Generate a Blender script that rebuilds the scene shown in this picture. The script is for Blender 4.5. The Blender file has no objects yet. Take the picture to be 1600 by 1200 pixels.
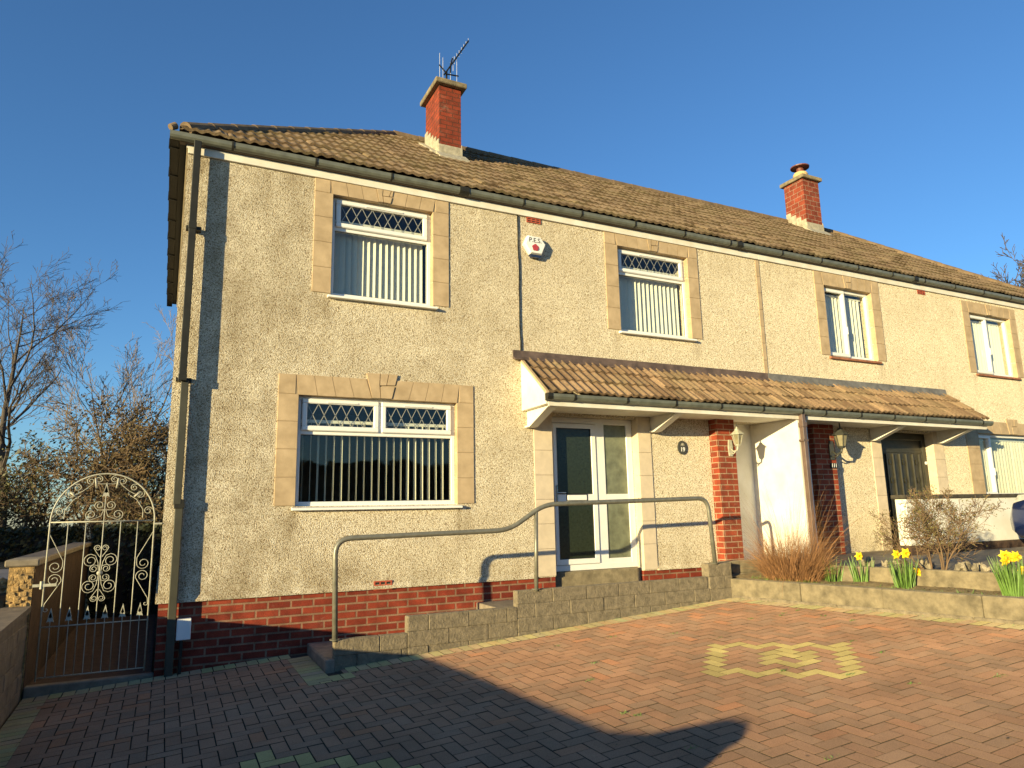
import bpy, bmesh, math, random
from math import sin, cos, pi, radians, sqrt
from mathutils import Vector, Matrix, noise as mnoise
rnd = random.Random(7)
S = bpy.context.scene
COL = S.collection

# ------------------------------------------------------------------ camera
cam_d = bpy.data.cameras.new("camera"); cam = bpy.data.objects.new("camera", cam_d); COL.objects.link(cam)
cam_d.sensor_width = 36.0; cam_d.lens = 24.6; cam_d.clip_end = 2000; cam_d.clip_start = 0.05
_r = Vector((0.89785769, -0.43983474, -0.019924)); _dn = Vector((0.06148191, 0.1700583, -0.98351418)); _f = Vector((0.43597195, 0.88183081, 0.17973004))
mw = Matrix((( _r.x, -_dn.x, -_f.x, 0.0), (_r.y, -_dn.y, -_f.y, -8.0), (_r.z, -_dn.z, -_f.z, 0.0), (0, 0, 0, 1)))
cam.matrix_world = mw
S.camera = cam

# ------------------------------------------------------------------ sky, sun, exposure
SUN_EL = radians(8.0); SUN_AZ = radians(64.0)
sun_pos = Vector((-sin(SUN_AZ) * cos(SUN_EL), -cos(SUN_AZ) * cos(SUN_EL), sin(SUN_EL)))
W = bpy.data.worlds.new("World"); S.world = W; W.use_nodes = True
wn = W.node_tree; bg = wn.nodes["Background"]
sky = wn.nodes.new("ShaderNodeTexSky"); sky.sky_type = 'NISHITA'; sky.sun_disc = False
sky.sun_elevation = SUN_EL; sky.sun_rotation = radians(244.0)
sky.altitude = 0; sky.air_density = 1.0; sky.dust_density = 0.15; sky.ozone_density = 4.6
wn.links.new(sky.outputs[0], bg.inputs[0]); bg.inputs[1].default_value = 0.125
ld = bpy.data.lights.new("sun", 'SUN'); lo = bpy.data.objects.new("sun", ld); COL.objects.link(lo)
ld.energy = 5.0; ld.angle = radians(0.5); ld.color = (1.0, 0.825, 0.44)
lo.rotation_mode = 'QUATERNION'; lo.rotation_quaternion = (-sun_pos).to_track_quat('-Z', 'Y'); lo.location = (-20, -20, 20)
S.view_settings.view_transform = 'Standard'; S.view_settings.look = 'None'
S.view_settings.exposure = 0.95; S.view_settings.gamma = 1.0
S.cycles.max_bounces = 8; S.cycles.transparent_max_bounces = 12

# ------------------------------------------------------------------ mesh helpers
class MB:
    def __init__(s): s.v = []; s.f = []; s.c = []
    def quad(s, a, b, c, d):
        n = len(s.v); s.v += [tuple(a), tuple(b), tuple(c), tuple(d)]; s.f.append((n, n+1, n+2, n+3))
    def tri(s, a, b, c):
        n = len(s.v); s.v += [tuple(a), tuple(b), tuple(c)]; s.f.append((n, n+1, n+2))
    def box(s, x0, x1, y0, y1, z0, z1, b=0.0):
        if b <= 0:
            n = len(s.v)
            s.v += [(x0,y0,z0),(x1,y0,z0),(x1,y1,z0),(x0,y1,z0),(x0,y0,z1),(x1,y0,z1),(x1,y1,z1),(x0,y1,z1)]
            s.f += [(n,n+3,n+2,n+1),(n+4,n+5,n+6,n+7),(n,n+1,n+5,n+4),(n+1,n+2,n+6,n+5),(n+2,n+3,n+7,n+6),(n+3,n,n+4,n+7)]
        else:
            s.cvx([((x0+x1)/2,(y0+y1)/2,(z0+z1)/2)], (x1-x0)/2,(y1-y0)/2,(z1-z0)/2,b)
        return s
    def cvx(s, cs, hx, hy, hz, b):
        bm = bmesh.new()
        bmesh.ops.create_cube(bm, size=2.0)
        for v in bm.verts: v.co = Vector((v.co.x*hx, v.co.y*hy, v.co.z*hz))
        bmesh.ops.bevel(bm, geom=bm.edges[:], offset=min(b, hx*.9, hy*.9, hz*.9), segments=1, affect='EDGES', profile=.5)
        bm.verts.ensure_lookup_table()
        for c in cs:
            n = len(s.v); s.v += [(v.co.x+c[0], v.co.y+c[1], v.co.z+c[2]) for v in bm.verts]
            s.f += [tuple(n+v.index for v in f.verts) for f in bm.faces]
        bm.free()
    def prism(s, poly, axis, a, b):
        # poly: list of 2D points in the plane normal to axis, extruded from a to b along it
        def P(p, t):
            return (t, p[0], p[1]) if axis == 'x' else ((p[0], t, p[1]) if axis == 'y' else (p[0], p[1], t))
        n = len(s.v); k = len(poly)
        s.v += [P(p, a) for p in poly] + [P(p, b) for p in poly]
        s.f.append(tuple(range(n, n+k))); s.f.append(tuple(range(n+2*k-1, n+k-1, -1)))
        for i in range(k):
            j = (i+1) % k; s.f.append((n+i, n+j, n+k+j, n+k+i))
        return s
    def tube(s, pts, r, n=8, cap=True):
        pts = [Vector(p) for p in pts]; rs = r if isinstance(r, (list, tuple)) else [r]*len(pts)
        t = (pts[1]-pts[0]).normalized(); u = t.orthogonal().normalized(); base = len(s.v)
        for i, p in enumerate(pts):
            if i == 0: tt = pts[1]-pts[0]
            elif i == len(pts)-1: tt = pts[-1]-pts[-2]
            else: tt = (pts[i+1]-pts[i]).normalized() + (pts[i]-pts[i-1]).normalized()
            if tt.length < 1e-9: tt = t
            tt = tt.normalized(); u = (u - tt*u.dot(tt))
            if u.length < 1e-6: u = tt.orthogonal()
            u = u.normalized(); w = tt.cross(u)
            for k in range(n):
                a = 2*pi*k/n; q = p + (u*cos(a)+w*sin(a))*rs[i]; s.v.append((q.x, q.y, q.z))
        for i in range(len(pts)-1):
            for k in range(n):
                a = base+i*n+k; b = base+i*n+(k+1) % n; s.f.append((a, b, b+n, a+n))
        if cap and n > 2:
            s.f.append(tuple(base+k for k in reversed(range(n)))); m = base+(len(pts)-1)*n
            s.f.append(tuple(m+k for k in range(n)))
        return s
    def lathe(s, prof, o, n=16):
        base = len(s.v); o = Vector(o)
        for r, z in prof:
            for k in range(n):
                a = 2*pi*k/n; s.v.append((o.x+r*cos(a), o.y+r*sin(a), o.z+z))
        for i in range(len(prof)-1):
            for k in range(n):
                a = base+i*n+k; b = base+i*n+(k+1) % n; s.f.append((a, b, b+n, a+n))
        s.f.append(tuple(base+k for k in reversed(range(n)))); m = base+(len(prof)-1)*n
        s.f.append(tuple(m+k for k in range(n)))
        return s
    def xform(s, M):
        s.v = [tuple(M @ Vector(p)) for p in s.v]; return s
    def build(s, name, m, parent=None, smooth=False, bevel=0, recalc=True):
        me = bpy.data.meshes.new(name); me.from_pydata(s.v, [], s.f)
        if s.c:
            a = me.color_attributes.new("Col", 'FLOAT_COLOR', 'POINT')
            for i, c in enumerate(s.c): a.data[i].color = (c[0], c[1], c[2], 1)
        if recalc:
            bm = bmesh.new(); bm.from_mesh(me); bmesh.ops.recalc_face_normals(bm, faces=bm.faces[:]); bm.to_mesh(me); bm.free()
        if smooth:
            for p in me.polygons: p.use_smooth = True
        me.materials.append(m)
        o = bpy.data.objects.new(name, me); COL.objects.link(o)
        if parent: o.parent = parent; o.matrix_parent_inverse = parent.matrix_world.inverted()
        if bevel:
            md = o.modifiers.new("bevel", 'BEVEL'); md.width = bevel; md.segments = 2; md.limit_method = 'ANGLE'
        return o

def empty(name, loc=(0,0,0)):
    o = bpy.data.objects.new(name, None); COL.objects.link(o); o.empty_display_size = .2
    o.matrix_world = Matrix.Translation(loc); return o
def tag(o, label, cat, group=None):
    o["label"] = label; o["category"] = cat
    if group: o["group"] = group
    return o
def struct(o, kind="structure"):
    o["kind"] = kind; return o
def thing(name, label, cat, loc=(0,0,0), group=None): return tag(empty(name, loc), label, cat, group)

# ------------------------------------------------------------------ material helpers
def new_mat(name):
    m = bpy.data.materials.new(name); m.use_nodes = True; nt = m.node_tree
    return m, nt, nt.nodes["Principled BSDF"]
def N(nt, typ, **kw):
    n = nt.nodes.new(typ)
    for k, v in kw.items():
        if k.startswith('i_'):
            key = k[2:]; key = int(key) if key.isdigit() else key.replace('_', ' ')
            n.inputs[key].default_value = v
        else: setattr(n, k, v)
    return n
def ramp(nt, fac, stops):
    r = nt.nodes.new("ShaderNodeValToRGB"); e = r.color_ramp.elements
    while len(e) < len(stops): e.new(.5)
    for i, (p, c) in enumerate(stops):
        e[i].position = p; e[i].color = (c[0], c[1], c[2], 1) if not isinstance(c, float) else (c, c, c, 1)
    nt.links.new(fac, r.inputs[0]); return r.outputs[0]
def mix(nt, fac, a, b, mode='MIX'):
    m = nt.nodes.new("ShaderNodeMix"); m.data_type = 'RGBA'; m.blend_type = mode
    L = nt.links
    for sock, v in ((m.inputs[0], fac), (m.inputs[6], a), (m.inputs[7], b)):
        if hasattr(v, 'is_linked'): L.new(v, sock)
        elif isinstance(v, (int, float)): sock.default_value = v
        else: sock.default_value = (v[0], v[1], v[2], 1)
    return m.outputs[2]
def math_(nt, op, a, b=None):
    m = nt.nodes.new("ShaderNodeMath"); m.operation = op
    for i, v in enumerate((a, b)):
        if v is None: continue
        if hasattr(v, 'is_linked'): nt.links.new(v, m.inputs[i])
        else: m.inputs[i].default_value = v
    return m.outputs[0]
def bump(nt, bsdf, h, strength=.5, dist=.01, prev=None):
    b = nt.nodes.new("ShaderNodeBump"); b.inputs["Strength"].default_value = strength; b.inputs["Distance"].default_value = dist
    nt.links.new(h, b.inputs["Height"])
    if prev: nt.links.new(prev, b.inputs["Normal"])
    nt.links.new(b.outputs[0], bsdf.inputs["Normal"]); return b.outputs[0]
def coords(nt):
    return N(nt, "ShaderNodeTexCoord").outputs["Object"]
def noise_t(nt, co, scale, detail=4, rough=.6):
    n = N(nt, "ShaderNodeTexNoise", i_Scale=scale, i_Detail=detail, i_Roughness=rough); nt.links.new(co, n.inputs["Vector"]); return n.outputs["Fac"]

def simple(name, c, rough=.6, var=.15, scale=12, bmp=0.0, bscale=60, metal=0, spec=.5, c2=None, coat=0, dist=.004, drough=0):
    m, nt, b = new_mat(name); co = coords(nt)
    n = noise_t(nt, co, scale)
    lo_ = tuple(x*(1-var) for x in c); hi = c2 or tuple(min(1, x*(1+var)) for x in c)
    col = ramp(nt, n, [(.3, lo_), (.7, hi)])
    nt.links.new(col, b.inputs["Base Color"]); b.inputs["Roughness"].default_value = rough; b.inputs["Metallic"].default_value = metal
    b.inputs["Specular IOR Level"].default_value = spec; b.inputs["Coat Weight"].default_value = coat
    b.inputs["Diffuse Roughness"].default_value = drough
    if bmp:
        bump(nt, b, noise_t(nt, co, bscale, 6, .7), bmp, dist)
    return m

def pebbledash(name, dirt=True):
    m, nt, b = new_mat(name); co = coords(nt); L = nt.links
    mp = N(nt, "ShaderNodeMapping"); L.new(co, mp.inputs[0])
    wn_ = N(nt, "ShaderNodeTexNoise", i_Scale=18.0, i_Detail=2.0); L.new(co, wn_.inputs["Vector"])
    wv = N(nt, "ShaderNodeVectorMath", operation='SCALE'); L.new(wn_.outputs["Color"], wv.inputs[0]); wv.inputs["Scale"].default_value = .02
    av = N(nt, "ShaderNodeVectorMath", operation='ADD'); L.new(co, av.inputs[0]); L.new(wv.outputs[0], av.inputs[1])
    v = N(nt, "ShaderNodeTexVoronoi", feature='F1', i_Scale=108.0, i_Randomness=1.0); L.new(av.outputs[0], v.inputs["Vector"])
    v2 = N(nt, "ShaderNodeTexVoronoi", feature='F1', i_Scale=170.0); L.new(av.outputs[0], v2.inputs["Vector"])
    sep = N(nt, "ShaderNodeSeparateColor"); L.new(v.outputs["Color"], sep.inputs[0])
    cell = ramp(nt, sep.outputs[0], [(0.0, (.34, .27, .17)), (.10, (.70, .60, .43)), (.4, (.84, .75, .57)), (.8, (.90, .83, .66)), (1, (.93, .89, .77))])
    gap = ramp(nt, v.outputs["Distance"], [(.38, (1, 1, 1)), (.85, (.44, .37, .28))])
    col = mix(nt, 1.0, cell, gap, 'MULTIPLY')
    # weathering: broad grey algae stains, stronger low down and in patches
    s1 = noise_t(nt, co, 1.1, 5, .65); s2 = noise_t(nt, co, 4.5, 5, .7)
    st = ramp(nt, math_(nt, 'ADD', math_(nt, 'MULTIPLY', s1, .65), math_(nt, 'MULTIPLY', s2, .35)), [(.42, 0.0), (.62, 1.0)])
    xyz = N(nt, "ShaderNodeSeparateXYZ"); L.new(co, xyz.inputs[0])
    fade = N(nt, "ShaderNodeMapRange", i_1=0.2, i_2=5.5, i_3=1.0, i_4=.30); L.new(xyz.outputs[0], fade.inputs[0])
    stain = math_(nt, 'MULTIPLY', st, fade.outputs[0])
    # rain-washed render under each sill, dirty runs off the sill ends, damp near the base, darker runs near the wall top
    def mr(v, a0, a1, b0, b1):
        n_ = N(nt, "ShaderNodeMapRange", i_1=a0, i_2=a1, i_3=b0, i_4=b1); n_.interpolation_type = 'SMOOTHSTEP'; L.new(v, n_.inputs[0]); return n_.outputs[0]
    mx = N(nt, "ShaderNodeMapping"); mx.inputs["Scale"].default_value = (9, 9, .8); L.new(co, mx.inputs[0])
    run = ramp(nt, noise_t(nt, mx.outputs[0], 1.0, 4, .6), [(.38, 0.0), (.62, 1.0)])
    wx = math_(nt, 'ADD', xyz.outputs[0], math_(nt, 'MULTIPLY', math_(nt, 'SUBTRACT', noise_t(nt, co, 7, 3, .6), .5), .14))
    for (x0, x1, zs, ln) in ((1.6, 2.87, 2.5, .75), (1.28, 3.185, .06, .7), (5.705, 7.0, 2.46, .5), (9.98, 11.19, 2.44, .5), (14.06, 15.42, 2.42, .6)):
        vert = math_(nt, 'MULTIPLY', mr(xyz.outputs[2], zs-ln, zs-.02, 0, 1), math_(nt, 'LESS_THAN', xyz.outputs[2], zs+.02))
        ins = math_(nt, 'MULTIPLY', mr(wx, x0-.04, x0+.10, 0, 1), mr(wx, x1-.10, x1+.04, 1, 0))
        stain = math_(nt, 'MULTIPLY', stain, math_(nt, 'SUBTRACT', 1.0, math_(nt, 'MULTIPLY', ins, math_(nt, 'MULTIPLY', vert, .95))))
        for xe in (x0-.06, x1+.07):
            edge = math_(nt, 'MULTIPLY', mr(wx, xe-.13, xe, 0, 1), mr(wx, xe, xe+.13, 1, 0))
            stain = math_(nt, 'ADD', stain, math_(nt, 'MULTIPLY', math_(nt, 'MULTIPLY', edge, vert), math_(nt, 'MULTIPLY', run, .75)))
    stain = math_(nt, 'ADD', stain, math_(nt, 'MULTIPLY', mr(xyz.outputs[2], -.82, -.35, .5, 0), run))
    stain = math_(nt, 'ADD', stain, math_(nt, 'MULTIPLY', math_(nt, 'MULTIPLY', mr(xyz.outputs[2], 3.2, 4.0, 0, .3), run), 1.0))
    stain = math_(nt, 'MULTIPLY', math_(nt, 'MINIMUM', stain, 1.0), .78)
    col = mix(nt, stain, col, mix(nt, 1.0, col, (.53, .475, .39), 'MULTIPLY'))
    L.new(col, b.inputs["Base Color"]); b.inputs["Roughness"].default_value = .95; b.inputs["Specular IOR Level"].default_value = .2
    b.inputs["Diffuse Roughness"].default_value = .6
    h = math_(nt, 'ADD', math_(nt, 'MULTIPLY', v.outputs["Distance"], -1.0), math_(nt, 'MULTIPLY', v2.outputs["Distance"], -.35))
    bump(nt, b, h, .8, .010)
    return m

def brick(name, c1, c2, mortar, bw=.235, rh=.08, ms=.011, stain=.25, grime=(.1, .07, .05)):
    m, nt, b = new_mat(name); co = coords(nt); L = nt.links
    xyz = N(nt, "ShaderNodeSeparateXYZ"); L.new(co, xyz.inputs[0])
    cb = N(nt, "ShaderNodeCombineXYZ"); L.new(math_(nt, 'ADD', xyz.outputs[0], xyz.outputs[1]), cb.inputs[0]); L.new(xyz.outputs[2], cb.inputs[1])
    br = N(nt, "ShaderNodeTexBrick", i_Scale=1.0, i_Mortar_Size=ms, i_Brick_Width=bw, i_Row_Height=rh, i_Mortar_Smooth=.25, i_Bias=0.0)
    br.offset = .5; L.new(cb.outputs[0], br.inputs["Vector"])
    br.inputs["Color1"].default_value = (*c1, 1); br.inputs["Color2"].default_value = (*c2, 1); br.inputs["Mortar"].default_value = (*mortar, 1)
    n = noise_t(nt, co, 9, 6, .7); n2 = noise_t(nt, co, 90, 4, .7)
    n4 = noise_t(nt, co, 5.5, 3, .6)
    col = mix(nt, 1.0, br.outputs["Color"], ramp(nt, n2, [(.3, .62), (.7, 1.25)]), 'MULTIPLY')
    col = mix(nt, 1.0, col, ramp(nt, n4, [(.35, .7), (.65, 1.15)]), 'MULTIPLY')
    col = mix(nt, math_(nt, 'MULTIPLY', ramp(nt, noise_t(nt, co, 3.2, 6, .75), [(.60, 0.0), (.74, 1.0)]), .30), col, (.42, .30, .22))
    col = mix(nt, math_(nt, 'MULTIPLY', ramp(nt, n, [(.5, 0.0), (.75, 1.0)]), stain), col, grime)
    L.new(col, b.inputs["Base Color"]); b.inputs["Roughness"].default_value = .88; b.inputs["Specular IOR Level"].default_value = .25
    h = math_(nt, 'ADD', math_(nt, 'MULTIPLY', br.outputs["Fac"], -1.0), math_(nt, 'MULTIPLY', n2, .35))
    bump(nt, b, h, .8, .006)
    return m

def tile_mat(name, c1, c2, moss, mossamt=.4, tw=.25, th=.19):
    m, nt, b = new_mat(name); co = coords(nt); L = nt.links
    xyz = N(nt, "ShaderNodeSeparateXYZ"); L.new(co, xyz.inputs[0])
    cb = N(nt, "ShaderNodeCombineXYZ")
    L.new(math_(nt, 'FLOOR', math_(nt, 'DIVIDE', xyz.outputs[0], tw)), cb.inputs[0]); L.new(math_(nt, 'FLOOR', math_(nt, 'DIVIDE', xyz.outputs[2], th)), cb.inputs[1])
    wn_ = N(nt, "ShaderNodeTexWhiteNoise", noise_dimensions='2D'); L.new(cb.outputs[0], wn_.inputs["Vector"])
    base = ramp(nt, wn_.outputs["Value"], [(0, c1), (1, c2)])
    n = noise_t(nt, co, 2.2, 6, .7); n2 = noise_t(nt, co, 38, 5, .75)
    base = mix(nt, 1.0, base, ramp(nt, n2, [(.3, .55), (.72, 1.25)]), 'MULTIPLY')
    base = mix(nt, math_(nt, 'MULTIPLY', ramp(nt, n, [(.45, 0.0), (.7, 1.0)]), mossamt), base, moss)
    lich = ramp(nt, noise_t(nt, co, 14, 6, .8), [(.60, 0.0), (.72, 1.0)])
    base = mix(nt, math_(nt, 'MULTIPLY', lich, .55), base, (.36, .33, .20))
    drk = ramp(nt, noise_t(nt, co, 8, 5, .7), [(.56, 0.0), (.70, 1.0)])
    base = mix(nt, math_(nt, 'MULTIPLY', drk, .5), base, (.07, .055, .035))
    L.new(base, b.inputs["Base Color"]); b.inputs["Roughness"].default_value = .9; b.inputs["Specular IOR Level"].default_value = .2
    bump(nt, b, n2, .6, .008)
    return m

def glass(name, tint=(.95, .97, .96), refl=1.0):
    m = bpy.data.materials.new(name); m.use_nodes = True; nt = m.node_tree; nt.nodes.clear()
    o = nt.nodes.new("ShaderNodeOutputMaterial"); t = nt.nodes.new("ShaderNodeBsdfTransparent"); g = nt.nodes.new("ShaderNodeBsdfGlossy")
    t.inputs[0].default_value = (*tint, 1); g.inputs["Roughness"].default_value = .02
    fr = nt.nodes.new("ShaderNodeFresnel"); ge = nt.nodes.new("ShaderNodeNewGeometry")
    mr = nt.nodes.new("ShaderNodeMapRange"); mr.inputs[3].default_value = 1.5; mr.inputs[4].default_value = 1/1.5; nt.links.new(ge.outputs["Backfacing"], mr.inputs[0]); nt.links.new(mr.outputs[0], fr.inputs[0])
    bp = nt.nodes.new("ShaderNodeBump"); bp.inputs["Strength"].default_value = .12; bp.inputs["Distance"].default_value = .02; nt.links.new(noise_t(nt, coords(nt), 2.3, 2, .5), bp.inputs["Height"]); nt.links.new(bp.outputs[0], g.inputs["Normal"])
    ms = nt.nodes.new("ShaderNodeMixShader"); f = math_(nt, 'MULTIPLY', fr.outputs[0], refl)
    nt.links.new(f, ms.inputs[0]); nt.links.new(t.outputs[0], ms.inputs[1]); nt.links.new(g.outputs[0], ms.inputs[2]); nt.links.new(ms.outputs[0], o.inputs[0])
    return m

def paver_mat():
    m, nt, b = new_mat("block_paving"); co = coords(nt); L = nt.links
    a = N(nt, "ShaderNodeAttribute", attribute_name="Col")
    n = noise_t(nt, co, 160, 4, .8); n2 = noise_t(nt, co, 1.3, 4, .6)
    col = mix(nt, 1.0, a.outputs["Color"], ramp(nt, n, [(.3, .6), (.7, 1.3)]), 'MULTIPLY')
    col = mix(nt, 1.0, col, ramp(nt, n2, [(.35, .82), (.65, 1.12)]), 'MULTIPLY')
    n3 = noise_t(nt, co, 5, 5, .7)
    col = mix(nt, math_(nt, 'MULTIPLY', ramp(nt, n3, [(.58, 0.0), (.75, 1.0)]), .4), col, (.16, .12, .08))
    L.new(col, b.inputs["Base Color"]); b.inputs["Roughness"].default_value = .92; b.inputs["Diffuse Roughness"].default_value = 1.0
    b.inputs["Specular IOR Level"].default_value = .25
    bump(nt, b, n, .55, .006)
    return m

M = dict(
 dash=pebbledash("pebbledash_render"), mortar=simple("stone_mortar", (.36, .27, .165), .95),
 plinth=brick("plinth_brick", (.30, .050, .024), (.18, .028, .016), (.28, .16, .10)),
 pillar=brick("pillar_brick", (.33, .062, .028), (.23, .045, .022), (.42, .27, .17), bw=.235, rh=.081, ms=.008, stain=.35),
 chim=brick("chimney_brick", (.29, .052, .024), (.21, .04, .019), (.13, .042, .024), bw=.22, rh=.078, ms=.008, stain=.35),
 chim2=brick("weathered_chimney_brick", (.30, .062, .03), (.21, .045, .024), (.38, .26, .18), bw=.22, rh=.12, ms=.006, stain=.6, grime=(.13, .07, .05)),
 stone=simple("sandstone", (.43, .31, .18), .9, .14, 5, .4, 90, c2=(.54, .40, .245)),
 stone_pale=simple("pale_stone", (.62, .51, .37), .9, .1, 7, .25, 90),
 white=simple("white_pvc", (.80, .79, .75), .35, .04, 6),
 paint=simple("white_masonry_paint", (.70, .66, .56), .8, .06, 2.5, .35, 60, c2=(.82, .80, .75)),
 soff=simple("cream_board", (.70, .64, .52), .6, .07, 3.5, .15, 50, c2=(.80, .77, .69)),
 gut=simple("grey_green_gutter", (.135, .14, .11), .35, .25, 9, spec=.5),
 pipe=simple("black_downpipe", (.022, .021, .016), .5, .25, 6, spec=.3),
 dark=simple("dark_void", (.02, .018, .016), .8),
 roof=tile_mat("brown_roof_tiles", (.17, .113, .066), (.28, .195, .118), (.16, .135, .055), .55),
 canopy=tile_mat("canopy_tiles", (.17, .105, .06), (.36, .235, .135), (.25, .20, .105), .5, tw=.13, th=.18),
 ridge=simple("ridge_tile", (.17, .115, .065), .9, .35, 6, .5, 40),
 lead=simple("lead_flashing", (.11, .075, .06), .65, .4, 8, .3, 30),
 leadgrey=simple("grey_lead", (.16, .15, .135), .6, .35, 8, .3, 30),
 flaunch=simple("cement_flashing", (.38, .34, .25), .9, .3, 14, .6, 30),
 conc=simple("concrete", (.21, .17, .105), .95, .4, 9, .9, 60, dist=.008, drough=.6),
 block=simple("split_block", (.235, .19, .125), .95, .35, 14, 1.0, 45, dist=.03, drough=.6),
 slab=simple("concrete_slab", (.22, .18, .13), .95, .3, 9, .5, 70),
 rail=simple("galvanised_rail", (.21, .20, .155), .42, .2, 20, metal=.35),
 iron=simple("white_painted_iron", (.42, .40, .31), .5, .2, 30),
 blind=simple("blind_fabric", (.80, .76, .64), .8, .04, 10),
 room=simple("room_wall", (.16, .13, .10), .9),
 glass=glass("window_glass"),
 obsc=simple("dark_obscure_glass", (.022, .03, .018), .22, .3, 30, .35, 120, spec=.6),
 obsl=simple("frosted_glass", (.17, .18, .115), .3, .35, 7, .35, 120, spec=.6),
 gasket=simple("black_gasket", (.015, .015, .015), .5),
 leadstrip=simple("lead_strip", (.30, .30, .27), .5),
 pave=paver_mat(),
 joint=simple("sand_joint", (.045, .032, .02), 1, .3, 30, .5, 90),
 soil=simple("garden_soil", (.30, .21, .10), 1, .35, 14, .9, 40, c2=(.42, .31, .15), dist=.03),
 field=simple("rough_ground", (.085, .085, .035), 1, .5, 3, .9, 12, c2=(.16, .12, .06), dist=.05),
 tarmac=simple("pale_path", (.40, .35, .28), .95, .15, 4, .4, 90),
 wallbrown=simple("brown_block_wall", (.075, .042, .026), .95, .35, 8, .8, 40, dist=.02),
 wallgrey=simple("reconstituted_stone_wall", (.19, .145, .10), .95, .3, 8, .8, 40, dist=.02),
 rubble=simple("golden_rubble_stone", (.42, .27, .11), .95, .5, 16, 1.0, 22, dist=.05),
 twig=simple("bare_twig", (.075, .058, .045), .9, .3, 5),
 twigpale=simple("pale_twig", (.20, .15, .105), .9, .3, 5),
 twigbrown=simple("brown_twig", (.13, .085, .045), .9, .4, 5),
 bark=simple("bark", (.22, .16, .10), .95, .4, 14, .8, 30, dist=.02),
 ivy=simple("olive_leaf", (.075, .072, .022), .6, .5, 8),
 leafbrown=simple("brown_leaf", (.095, .066, .024), .8, .5, 6),
 hedge=simple("dark_evergreen_leaf", (.028, .036, .014), .6, .4, 8),
 grass=simple("dry_ornamental_grass", (.29, .145, .06), .8, .35, 12),
 daff=simple("daffodil_leaf", (.13, .23, .045), .5, .3, 12),
 petal=simple("daffodil_petal", (.85, .60, .02), .5, .1, 20),
 trumpet=simple("daffodil_trumpet", (.85, .42, .01), .5, .1, 20),
 shrub=simple("shrub_stem", (.16, .10, .055), .9, .3, 12),
 bud=simple("shrub_bud", (.15, .13, .04), .8, .4, 20),
 carblue=simple("metallic_blue_paint", (.015, .03, .12), .22, .1, 3, metal=.4, coat=1),
 black=simple("black_plastic", (.012, .012, .012), .6, spec=.2),
 tyre=simple("tyre_rubber", (.02, .02, .02), .8),
 alloy=simple("alloy_wheel", (.5, .5, .5), .3, metal=.9),
 lens=simple("headlamp_lens", (.45, .44, .40), .08, .3, 12, spec=.8),
 carglass=simple("car_glass", (.01, .012, .014), .05, spec=.8),
 redmark=simple("red_mark", (.42, .05, .06), .6, .2, 60),
 bluemark=simple("blue_mark", (.12, .14, .2), .6),
 terracotta=simple("terracotta_vent", (.40, .08, .04), .85, .2, 20),
 pot=simple("buff_chimney_pot", (.62, .42, .19), .85, .15, 9),
 cowl=simple("red_brown_cowl", (.16, .05, .032), .5, .2, 9),
 alu=simple("aluminium_rod", (.55, .55, .55), .35, metal=.6),
 greenwood=simple("dark_stained_door", (.035, .032, .02), .4, .3, 10, spec=.5),
 lampglass=simple("lantern_glass", (.24, .21, .13), .15, .2, 12, spec=.6),
 bronze=simple("dark_bronze", (.055, .055, .045), .45),
 limewhite=simple("rough_pale_stones", (.30, .25, .17), .9, .6, 6, .8, 20, dist=.04),
 hedgegreen=simple("field_hedge_leaf", (.05, .065, .02), .6, .4, 8),  # lighter green leaf than the dark evergreen hedges
 neighbour=simple("neighbour_paving", (.30, .24, .16), .95, .3, 5, .5, 60),
)

def g(x, y):   # the drive slopes up to the right and a little towards the road's far side
    return -1.508 + .0624*max(-3, min(x, 20)) + .015*max(-14, min(y, 3))

# ================================================================== SETTING
def lerp_grid(xs, ys, zf, name, m):
    mb = MB(); nx = len(xs)
    for y in ys:
        for x in xs: mb.v.append((x, y, zf(x, y)))
    for j in range(len(ys)-1):
        for i in range(nx-1):
            a = j*nx+i; mb.f.append((a, a+1, a+nx+1, a+nx))
    return mb.build(name, m, smooth=True)
def ground_z(x, y):
    z = g(x, y) - .07
    if x < -1.24 and y > -.05:
        z = max(z, -.64 - .06*max(0, min(1, (2-y)/2)))
    elif x < -1.24: z = max(z, -.95)
    if y > 12: z -= .02*(y-12)
    if y < -12: z = min(z, -1.6)
    return max(z, -6)
gx = [-600, -200, -80, -40, -20, -12, -8, -5, -4, -3, -2.4, -1.8, -1.26, -1.20, -.6, 0, 1, 2, 4, 6, 8, 10, 12, 14, 16, 18, 20, 26, 40, 80, 200, 600]
gy = [-600, -200, -80, -40, -20, -14, -12, -10, -8, -6, -4, -2, -1, -.1, 0, .5, 1, 2, 3, 4, 6, 8, 10, 12, 16, 20, 30, 50, 100, 200, 600]
struct(lerp_grid(gx, gy, ground_z, "ground", M['field']))

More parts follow.
